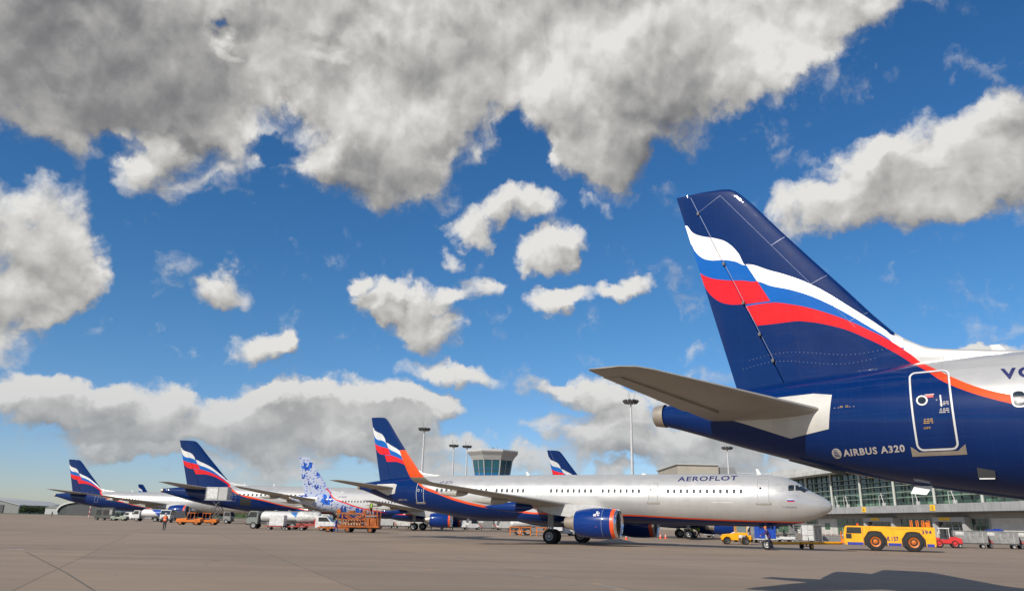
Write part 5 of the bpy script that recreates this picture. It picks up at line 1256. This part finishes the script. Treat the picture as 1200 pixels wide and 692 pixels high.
# ---- tow bar from the nose wheels to the tug
pa = at(905, 65.5); pb = at(986.5, 69.9); d = pb - pa; L_ = d.length
t = thing('tow_bar', 'yellow tow bar on two small wheels joining the nose wheels to the tug', 'tow bar', pa, math.atan2(d.y, d.x))
m = MB(); m.tube((0, 0, .48), (L_, 0, .52), .12, n=14); m.build('bar', yellow, t, smooth=True)
m = MB(); m.box(L_ * .38, L_ * .62, -.22, .22, .42, .6); m.box(-.1, .3, -.3, .3, .38, .56); m.build('coupling_head', yellow, t, bevel=.02)
m = MB(); m.tube((L_ * .48, -.5, .25), (L_ * .48, .5, .25), .04); m.tube((L_ * .48, 0, .25), (L_ * .48, 0, .5), .05); m.build('axle', dgrey, t)
for s in (-1, 1): wheel(t, L_ * .48, s * .5, .24, .14, yellow, s, 18)
m = MB(); m.tube((L_ * .52, 0, .55), (L_ * .52, 0, .95), .03); m.build('crank', steel, t)

# ---- orange cargo loader
t = thing('cargo_loader', 'big orange cargo loader with rollers, raised cabin and scissor frames by the patterned airliner', 'cargo loader', at(411, 100), 0)
chassis(t, -3.6, 3.7, 2.8, .55, (2.6, -.2, -2.6), .36, loader, .26)
m = MB(); m.box(-3.9, -.0, -1.4, 1.4, .42, .62); m.build('bridge_deck', loader, t, bevel=.02)
m = MB(); m.box(-1.8, 3.7, -1.45, 1.45, .62, .84); m.build('main_deck', loader, t, bevel=.02)
m = MB()
for q in (-1.5, -.9, 1.35, 1.95, 2.5, 3.4):
    for s in (-1.3, 1.3): m.box(q - .05, q + .05, s - .05, s + .05, .84, 2.35 if q < 2 else 2.7)
for s in (-1.3, 1.3):
    m.box(-1.6, 2.0, s - .06, s + .06, 2.2, 2.35); m.box(2.0, 3.5, s - .06, s + .06, 2.0, 2.12); m.box(-1.6, 2.0, s - .05, s + .05, 1.5, 1.6)
m.box(-1.55, -1.45, -1.25, 1.25, 2.22, 2.33); m.box(1.88, 1.98, -1.25, 1.25, 2.22, 2.33); m.box(3.36, 3.46, -1.25, 1.25, 2.0, 2.1); m.build('lift_frame', loader, t)
m = MB()
for k_ in range(2):
    for i in range(7): m.tube((-.8 + i * .35, -1.32, 1.0 + .5 * k_), (-.8 + i * .35, 1.2, 1.0 + .5 * k_), .10, n=8)
m.build('roller_bed', pm('roller_paint', (.55, .38, .22), .5), t, smooth=True)['kind'] = 'stuff'
m = MB()
for s in (-1.1, 1.1):
    m.tube((-.9, s, .9), (1.3, s, 2.1), .08); m.tube((1.3, s, .9), (-.9, s, 2.1), .08)
m.tube((.2, -1.1, 1.5), (.2, 1.1, 1.5), .07); m.build('scissor_arm', loader, t)
m = MB(); m.box(2.1, 3.6, -1.35, .3, .84, 1.75); m.build('engine_housing', loader, t, bevel=.04)
m = MB(); m.box(2.0, 3.3, -1.4, -.2, 1.95, 2.05); m.build('operator_platform', steel, t)
m = MB()
for x, y in ((2.05, -1.35), (3.25, -1.35), (3.25, -.25), (2.05, -.25)): m.tube((x, y, 2.05), (x, y, 2.95), .03)
m.tube((2.05, -1.35, 2.95), (3.25, -1.35, 2.95), .03); m.tube((3.25, -1.35, 2.95), (3.25, -.25, 2.95), .03); m.build('guard_rail', loader, t)
m = MB(); m.box(-1.7, -1.2, -1.3, -.6, 2.36, 2.75); m.box(1.5, 1.9, -1.3, -.7, 2.36, 2.7); m.box(-.2, .5, -1.2, -.5, 2.36, 2.62); m.build('control_box', loader, t, bevel=.03)

# ---- vans and cars
def van(label, loc, rz, mt, L=4.6, W=1.85, H=2.0, group='vans about the apron', name='van', stripe=None):
    t = thing(name, label, 'van' if H > 1.7 else 'car', loc, rz, group); h = L / 2
    if H > 1.7: P = [(-h, .35), (h, .35), (h, .95), (h - .7, 1.15), (h - 1.35, H - .05), (h - 1.6, H), (-h + .05, H), (-h, H - .1)]
    else: P = [(-h, .3), (h, .3), (h, .75), (h - .9, .92), (h - 1.5, H - .03), (h - 1.9, H), (-h + 1.0, H), (-h + .35, .98), (-h, .9)]
    m = MB(); m.prism(P, -W / 2, W / 2); b_ = m.build('body', mt, t, bevel=.06)
    for s in (-1, 1):
        y0, y1 = sorted((s * (W / 2 + .003), s * (W / 2 + .014)))
        Q = [(h - 2.5 if H > 1.7 else -h + 1.0, 1.2 if H > 1.7 else 1.0), (h - .95, 1.2 if H > 1.7 else 1.0), (h - 1.42, H - .16), (h - 2.5 if H > 1.7 else -h + 1.25, H - .16)]
        m = MB(); m.prism(Q, y0, y1); m.build('side_window', glass, b_)
        for x in (h - .85, -h + .85): wheel(t, x, s * (W / 2 - .1), .33, .22, lgrey, s, 20)
    if H > 1.7: zb, zt, xa, xb = 1.22, H - .15, h - .74, h - 1.27
    else: zb, zt, xa, xb = .97, H - .08, h - .93, h - 1.47
    m = MB(); m.add([(xa + .02, -W / 2 + .15, zb), (xa + .02, W / 2 - .15, zb), (xb + .02, W / 2 - .15, zt), (xb + .02, -W / 2 + .15, zt)], [(0, 1, 2, 3)]); m.build('windscreen', glass, b_)
    for s in (-1, 1): m = MB(); m.box(h - .02, h + .02, s * W * .36 - .14, s * W * .36 + .14, .62, .82); m.build('headlight', pm('lamp_glass', (.7, .7, .65), .15), b_)
    return t
van('white van parked right behind the small yellow tractor', at(877.5, 93), -2.6, white, 4.2, 1.8, 1.95)
van('small white van between the two far tankers', at(152, 216), 2.8, white, 4.4)
van('white crew van with its cab against the orange cargo loader', at(383, 108), 0, white, 2.9, 1.8, 1.9)
van('white van seen under the tail belly of the silver airliner', at(553, 160), .3, white, 4.2)
van('white car below the near engine of the silver airliner', at(660, 110), .2, white, 4.0, 1.7, 1.42, 'cars under the airliners', 'car')
van('grey car under the far engine of the hidden airliner', at(842, 125), .2, lgrey, 4.2, 1.7, 1.42, 'cars under the airliners', 'car')
van('dark car between the nose leg of the patterned airliner and the near main wheels', at(592, 165), .4, dgrey, 4.2, 1.7, 1.42, 'cars under the airliners', 'car')

# ---- baggage carts
def cart(label, loc, rz, group, bodym=mgrey, top=True, L=3.3, W=1.6):
    t = thing('baggage_cart', label, 'baggage cart', loc, rz, group)
    m = MB(); m.box(-L / 2, L / 2, -W / 2, W / 2, .42, .52); m.tube((L / 2, 0, .45), (L / 2 + .35, 0, .38), .04); m.build('chassis', dgrey, t)
    for x in (L / 2 - .55, -L / 2 + .55):
        for s in (-1, 1): wheel(t, x, s * (W / 2 - .08), .22, .14, lgrey, s, 16)
    m = MB(); m.prism([(-L / 2 + .62, .53), (L / 2 - .08, .53), (L / 2, .7), (L / 2, 1.78), (-L / 2 + .02, 1.78), (-L / 2 + .02, 1.18)], -W / 2 + .03, W / 2 - .03); b_ = m.build('box', bodym, t, bevel=.03)
    for s in (-1, 1):
        y0, y1 = sorted((s * (W / 2 - .028), s * (W / 2 - .015))); m = MB(); m.box(-L / 2 + .25, -L / 2 + 1.05, y0, y1, 1.32, 1.68); m.build('label_panel', offwhite, b_)
        m = MB(); m.prism([(-L / 2 + .66, .56), (-L / 2 + .9, .56), (-L / 2 + .3, 1.2), (-L / 2 + .06, 1.2)], y0, y1); m.build('red_edge', pm('dull_red', (.35, .05, .04), .6), b_)
        m = MB(); m.box(L / 2 - .5, L / 2 - .46, y0, y1, .6, 1.7); m.box(-.05, -.02, y0, y1, .6, 1.7); m.build('panel_rib', lgrey, b_)
    m = MB(); m.box(-L / 2, L / 2, -W / 2, W / 2, 1.785, 1.83); m.build('canopy', mgrey, t)
    return t
cg = 'covered baggage carts in line behind the tug'
c0 = cart('first grey baggage cart, hitched nearest the red tractor', at(1138, 88), -.42, cg)
for px, lb in ((1174, 'second grey baggage cart from the red tractor, blue cloth on top'), (1210, 'third grey baggage cart, cut by the right edge of the frame')):
    cart(lb, at(px, 88), -.42, cg)
a = at(1170, 88); m = MB(); m.box(-1.0, .7, -.6, .6, 0, .16); m.box(-.2, .5, -.4, .4, .16, .26); tag(m.build('tarpaulin', blue, None, bevel=.04, loc=(a.x, a.y, 1.835), rz=-.42), 'blue cloth bundle folded on top of the second baggage cart', 'tarpaulin')
cg2 = 'baggage carts behind the main wheels of the patterned airliner'
for i, lb in enumerate(('leftmost of the small carts behind the patterned airliner wheels', 'middle cart of the row behind the patterned airliner wheels', 'right-hand cart of the row behind the patterned airliner wheels', 'cart standing just past the row, under the patterned airliner engine')):
    cart(lb, at(451 + i * 20, 152), 0, cg2, offwhite if i % 2 else lgrey)
cg3 = 'carts seen beneath the tail of the silver airliner'
for px, lb, mt in ((536, 'white cart left of the van beneath the silver airliner tail', white), (570, 'dark cart right of the van beneath the silver airliner tail', mgrey), (588, 'grey cart beneath the middle of the silver airliner belly', lgrey)):
    cart(lb, at(px, 150), 0, cg3, mt)
# flatbed dollies
def dolly(label, loc, rz, load=None, group='flat dollies by the tankers'):
    t = thing('dolly', label, 'dolly', loc, rz, group)
    m = MB(); m.box(-1.5, 1.5, -.8, .8, .42, .54); m.tube((1.5, 0, .46), (2.2, 0, .35), .04); m.build('deck', pm('dull_red', (.35, .05, .04), .6), t, bevel=.01)
    for x in (1.0, -1.0):
        for s in (-1, 1): wheel(t, x, s * .7, .2, .13, lgrey, s, 16)
    return t
pz = at(325, 106); dolly('red dolly carrying a white box in front of the grey-cabbed tanker', pz, 0)
m = MB(); m.box(-.95, .95, -.75, .75, 0, 1.35); m.box(-.97, .97, -.77, .77, .62, .68); tag(m.build('cargo_container', white, None, bevel=.04, loc=(pz.x, pz.y, .545)), 'white box container on the red dolly in front of the tanker', 'container')
dolly('empty red dolly between the box and the vacuum truck', at(346, 106), 0)
# ground power units at far left
def gpu(label, loc, mt):
    t = thing('power_unit', label, 'power unit', loc, .2, 'dark power units beside the leftmost airliner')
    m = MB(); m.box(-1.25, 1.25, -.8, .8, .5, 2.9); b_ = m.build('housing', mt, t, bevel=.05)
    m = MB()
    for i in range(6): m.box(-.9, .3, -.83, -.803, 1.2 + i * .2, 1.3 + i * .2)
    m.build('vent', black, b_); m = MB(); m.box(.5, 1.0, -.82, -.803, 1.4, 2.4); m.build('access_panel', lgrey, b_)
    for x in (.8, -.8):
        for s in (-1, 1): wheel(t, x, s * .65, .28, .16, lgrey, s, 16)
    m = MB(); m.tube((1.25, 0, .5), (2.1, 0, .35), .05); m.build('drawbar', dgrey, t)
gpu('left of the two dark upright power units under the leftmost airliner', at(117.5, 190), pm('dark_unit', (.09, .10, .09), .6)); gpu('right of the two dark upright power units under the leftmost airliner', at(125.5, 189), pm('dark_unit2', (.11, .11, .10), .6))
# blue upright container on a trolley behind the nose wheels
t = thing('unit_container', 'blue upright container on a trolley behind the person at the nose wheels', 'container', at(897, 90), 0)
m = MB(); m.box(-1.0, 1.0, -.8, .8, .5, 2.25); b_ = m.build('box', pm('container_blue', (.012, .07, .42), .5), t, bevel=.03)
m = MB()
for i in range(5): m.box(-.9 + i * .42, -.87 + i * .42, -.82, -.803, .55, 2.2)
m.build('rib', blue, b_); m = MB(); m.box(-1.2, 1.2, -.85, .85, .36, .49); m.build('trolley', offwhite, t)
for x in (.8, -.8):
    for s in (-1, 1): wheel(t, x, s * .7, .18, .12, lgrey, s, 16)
# glazed shelter with white panels
t = thing('glazed_shelter', 'glazed shelter with six white panes and grey mesh sides behind the tow bar', 'shelter', at(945, 97), 0)
m = MB()
for x in (-1.7, -.75, .75, 1.7):
    for y in (-.7, .7): m.box(x - .04, x + .04, y - .04, y + .04, 0, 2.1)
m.box(-1.75, 1.75, -.75, .75, 2.1, 2.18); m.build('frame', mgrey, t)
for i in range(2):
    for k_ in range(3): m = MB(); m.box(-.70 + i * .71, -.70 + i * .71 + .67, -.73, -.70, .3 + k_ * .6, .3 + k_ * .6 + .56); m.build('white_pane', white, t)
for a_, b_ in ((-1.65, -.8), (.8, 1.65)):
    m = MB()
    for i in range(9): z = .2 + i * .22; m.box(a_, b_, -.71, -.69, z, z + .05)
    m.box(a_, a_ + .05, -.715, -.685, .1, 2.0); m.build('side_mesh', mgrey, t)
    m = MB(); m.box(a_, b_, .65, .67, .1, 2.0); m.build('back_panel', mgrey, t)
m = MB(); a = at(961.5, 94); m.box(-.16, .16, -.16, .16, 0, 1.9); m.box(-.3, .3, -.2, .2, 1.9, 2.05); m.box(-.1, .1, -.2, -.16, 1.2, 1.6); tag(m.build('service_post', dgrey, None, bevel=.02, loc=a), 'dark upright service post right of the glazed shelter', 'post')
# white conveyor cart
t = thing('belt_loader', 'low white belt loader left of the glazed shelter', 'belt loader', at(921, 95), 0)
m = MB(); m.prism([(-1.0, .35), (.9, .35), (1.0, .7), (-.8, .7)], -.6, .6); m.build('body', white, t, bevel=.03)
m = MB(); m.prism([(-1.1, .78), (1.0, .95), (1.0, 1.05), (-1.1, .88)], -.35, .35); m.build('belt', dgrey, t); m = MB(); m.box(-.1, .25, .1, .5, .7, 1.1); m.box(-.1, .0, .1, .5, 1.1, 1.5); m.build('seat', black, t)
for x in (.6, -.6):
    for s in (-1, 1): wheel(t, x, s * .55, .22, .14, lgrey, s, 16)
# low barrier with coloured caps
for i, px in enumerate((966, 972.5, 979, 985.5)):
    a = at(px, 99); t = thing('crowd_barrier', ('leftmost', 'second', 'third', 'rightmost')[i] + ' short grey barrier with red and white caps before the terminal doors', 'barrier', a, 0, 'short barriers before the terminal')
    m = MB(); m.box(-.33, .33, -.03, .03, .25, .8)
    for s in (-1, 1): m.tube((s * .3, 0, 0), (s * .3, 0, .95), .03, n=6)
    m.build('panel', mgrey, t); m = MB(); m.lathe([(.95, .06), (1.08, .06), (1.1, .01)], 'z', (-.3, 0, 0), 8); m.build('red_cap', red, t); m = MB(); m.lathe([(.95, .06), (1.08, .06), (1.1, .01)], 'z', (.3, 0, 0), 8); m.build('white_cap', white, t)
# heap of bags on an open cart under the silver fuselage
t = thing('open_cart', 'open cart heaped with white bags beyond the second main wheels', 'baggage cart', at(806, 118), 0)
m = MB(); m.box(-1.5, 1.5, -.75, .75, .4, .5); m.box(-1.5, -1.45, -.75, .75, .5, 1.3); m.build('deck', mgrey, t)
for x in (1.0, -1.0):
    for s in (-1, 1): wheel(t, x, s * .65, .2, .13, lgrey, s, 16)
rb = random.Random(5)
for i in range(7):
    a = at(800 + i * 2.3, 118); m = MB(); z = .5 + (.42 if i in (2, 3) else 0)
    w_ = rb.uniform(.28, .4); m.box(-w_, w_, -.3, .3, 0, .36)
    tag(m.build('bag', (white, offwhite, lgrey)[i % 3], None, bevel=.09, loc=(a.x, 118 + .05 * (i % 2), z + .005), rz=rb.uniform(-.2, .2)), ('leftmost pale bag', 'second pale bag from the left', 'left bag of the upper layer', 'right bag of the upper layer', 'middle pale bag', 'sixth pale bag', 'rightmost pale bag')[i] + ' heaped on the open cart', 'bag', 'bags heaped on the open cart')
# orange work stands under the tank truck
for px, lb in ((603, 'orange work stand left of the light blue tank truck'), (616, 'orange trestle below the front of the light blue tank truck'), (634, 'orange trestle by the main wheels of the silver airliner')):
    a = at(px, 104); t = thing('work_stand', lb, 'work stand', a, 0, 'orange work stands under the belly')
    m = MB()
    for x in (-.6, .6):
        for y in (-.4, .4): m.box(x - .05, x + .05, y - .05, y + .05, 0, 1.0)
    m.box(-.6, .6, -.43, -.37, .5, .58); m.box(-.6, .6, .37, .43, .5, .58); m.box(-.63, -.57, -.4, .4, .5, .58); m.box(.57, .63, -.4, .4, .5, .58); m.build('leg_frame', orange, t); m = MB(); m.box(-.75, .75, -.5, .5, 1.0, 1.1); m.build('top_deck', orange, t)
# traffic cones and a striped post
def cone(px, D, lb):
    a = at(px, D); t = thing('traffic_cone', lb, 'cone', a, 0, 'traffic cones'); m = MB(); m.box(-.2, .2, -.2, .2, 0, .03); m.lathe([(.03, .15), (.7, .03)], 'z', n=14, capb=True); c_ = m.build('cone_body', orange_flag, t); m = MB(); m.lathe([(.3, .107), (.45, .08)], 'z', n=14); m.build('white_band', white, c_)
cone(774, 104, 'orange cone left of the second nose leg'); cone(780, 104, 'orange cone nearer the second nose leg'); cone(734, 92, 'yellow-orange cone under the far engine')
a = at(104, 300); t = thing('striped_post', 'thin red and white striped post before the arched hangar', 'post', a)
for i in range(6): m = MB(); m.tube((0, 0, .8 * i), (0, 0, .8 * i + .8), .16, n=8); m.build('red_band' if i % 2 else 'white_band', red if i % 2 else white, t)

# ---------------------------------------------------------------- people
def person(label, loc, rz, top=cloth, legs=cloth, vest=None, pose='stand', scale=1.0, cap=None, group=None):
    J = {}; E = []
    def j(n, p, r, par=None): J[n] = (len(J), Vector(p), r); 
    if pose == 'stand': la, ra, ll, rl, lean = (.05, .0), (.02, .0), .06, -.05, 0
    elif pose == 'walk': la, ra, ll, rl, lean = (.25, .1), (-.22, .05), .28, -.26, .04
    else: la, ra, ll, rl, lean = (.38, .25), (.30, .28), .10, -.34, .16
    pts = [('pel', (0, 0, .95), .135), ('bel', (lean * .3, 0, 1.08), .13), ('che', (lean * .8, 0, 1.28), .155), ('ncb', (lean * 1.1, 0, 1.44), .09), ('nck', (lean * 1.3, 0, 1.50), .055), ('hd1', (lean * 1.5 + .01, 0, 1.59), .085), ('hd2', (lean * 1.6 + .01, 0, 1.69), .09), ('hd3', (lean * 1.6, 0, 1.75), .05), ('nos', (lean * 1.6 + .105, 0, 1.63), .018)]
    ed = [('pel', 'bel'), ('bel', 'che'), ('che', 'ncb'), ('ncb', 'nck'), ('nck', 'hd1'), ('hd1', 'hd2'), ('hd2', 'hd3'), ('hd1', 'nos')]
    for s, nm, (sw, up), lg in ((1, 'l', la, ll), (-1, 'r', ra, rl)):
        pts += [(nm + 'sh', (lean, s * .17, 1.40), .075), (nm + 'el', (lean + sw * .4, s * .235, 1.12 + up * .3), .05), (nm + 'wr', (lean + sw * 1.3, s * .24, .88 + up), .032), (nm + 'pa', (lean + sw * 1.5, s * .24, .81 + up), .036)]
        ed += [('ncb', nm + 'sh'), (nm + 'sh', nm + 'el'), (nm + 'el', nm + 'wr'), (nm + 'wr', nm + 'pa')]
        for i, (dy, ln) in enumerate(((-.03, .07), (-.01, .085), (.012, .08), (.03, .06))):
            pts.append((nm + 'f%d' % i, (lean + sw * 1.55 + .01, s * .24 + dy, .81 + up - ln), .009)); ed.append((nm + 'pa', nm + 'f%d' % i))
        pts.append((nm + 'th', (lean + sw * 1.5 + .045, s * .24, .80 + up), .010)); ed.append((nm + 'pa', nm + 'th'))
        pts += [(nm + 'hi', (0, s * .095, .88), .10), (nm + 'kn', (lg * .55 + .03, s * .10, .50), .065), (nm + 'an', (lg, s * .10, .10), .045), (nm + 'to', (lg + .15, s * .11, .045), .04)]
        ed += [('pel', nm + 'hi'), (nm + 'hi', nm + 'kn'), (nm + 'kn', nm + 'an'), (nm + 'an', nm + 'to')]
    idx = {p[0]: i for i, p in enumerate(pts)}
    me = bpy.data.meshes.new('p'); me.from_pydata([p[1] for p in pts], [(idx[a], idx[b]) for a, b in ed], [])
    o = bpy.data.objects.new('p', me); COL.objects.link(o)
    md = o.modifiers.new('s', 'SKIN'); 
    for i, p in enumerate(pts): me.skin_vertices[0].data[i].radius = (p[2], p[2]); me.skin_vertices[0].data[i].use_root = (i == 0)
    sb = o.modifiers.new('u', 'SUBSURF'); sb.levels = 2; sb.render_levels = 2
    dg = bpy.context.evaluated_depsgraph_get(); me2 = bpy.data.meshes.new_from_object(o.evaluated_get(dg)); bpy.data.objects.remove(o)
    for m_ in (top, legs, skin, black): me2.materials.append(m_)
    for p in me2.polygons:
        c_ = p.center; k = 0
        if c_.z < .92 and abs(c_.y) < .2: k = 1
        if c_.z < .12: k = 3
        if c_.z > 1.49: k = 2
        if abs(c_.y) > .19 and c_.z < min(.9, 1.0) + .27 * (pose == 'work') and (c_.z < .89 + (.2 if pose == 'work' else 0)) and abs(c_.y) > .2: k = 2
        p.material_index = k; p.use_smooth = True
    t = thing('person', label, 'person', loc, rz, group); t.scale = (scale,) * 3
    b_ = bpy.data.objects.new('body', me2); COL.objects.link(b_); b_.parent = t
    hx = lean * 1.6
    m = MB(); m.lathe([(1.66, .103), (1.72, .105), (1.78, .08), (1.81, .01)], 'z', (hx - .012, 0, 0), 16)
    if cap: m.box(hx + .06, hx + .2, -.07, .07, 1.69, 1.705)
    m.build('cap' if cap else 'hair', cap or hairm, t, smooth=True)
    for s in (-1, 1): m = MB(); m.lathe([(0, .014), (.008, .01), (.01, .001)], 'x', (hx + .088, s * .033, 1.655), 8); m.build('eye', black, b_)
    m = MB(); m.box(hx + .083, hx + .094, -.025, .025, 1.585, 1.595); m.build('mouth', pm('lip', (.3, .1, .08), .6), b_)
    for s in (-1, 1): m = MB(); m.lathe([(-.01, .03), (.012, .022)], 'y', (hx, s * .088, 1.63), 10, capa=True, capb=True); m.build('ear', skin, b_)
    if vest:
        rings = []
        for z, rx, ry, cx in ((.98, .155, .19, lean * .2), (1.1, .15, .185, lean * .4), (1.25, .17, .205, lean * .75), (1.38, .16, .215, lean), (1.45, .10, .13, lean * 1.1)):
            rings.append([(cx + rx * math.cos(2 * math.pi * i / 20), ry * math.sin(2 * math.pi * i / 20), z) for i in range(20)])
        m = MB(); m.loft(rings, cap=False); v_ = m.build('vest', vest, t, smooth=True)
        m = MB(); m.loft([[(lean * .4 + .155 * math.cos(2 * math.pi * i / 20), .19 * math.sin(2 * math.pi * i / 20), z) for i in range(20)] for z in (1.09, 1.14)], cap=False); m.build('reflective_band', white, v_)
    return t
person('person in an orange hi-vis vest and dark trousers standing alone on the apron at left', at(192, 86), -1.4, cloth, cloth, hivo, 'stand', 1.02, white)
person('tiny dark figure standing far off near the hangars', at(60.5, 290), -1.2, cloth, cloth, None, 'stand')
person('person in dark workwear and an orange cap leaning over the nose wheels', at(902.5, 62.2), math.pi * .98, pm('purple_workwear', (.04, .02, .10), .8), cloth, None, 'work', 1.0, orange)
person('person in a yellow-green vest standing on the orange cargo loader', at(433, 99.2) + Vector((0, 0, 2.06)), 2.6, cloth, cloth, hivis, 'stand')
person('person in blue overalls walking left of the cargo loader cabin', at(393, 97), 0, blue, blue, None, 'walk')
person('person in a yellow-green vest beside the heap of bags, nearer the wheels', at(812, 115.5), math.pi, lgrey, cloth, hivis, 'work')
person('person in a yellow-green vest at the right end of the open cart', at(819, 116), math.pi, cloth, cloth, hivis, 'walk')
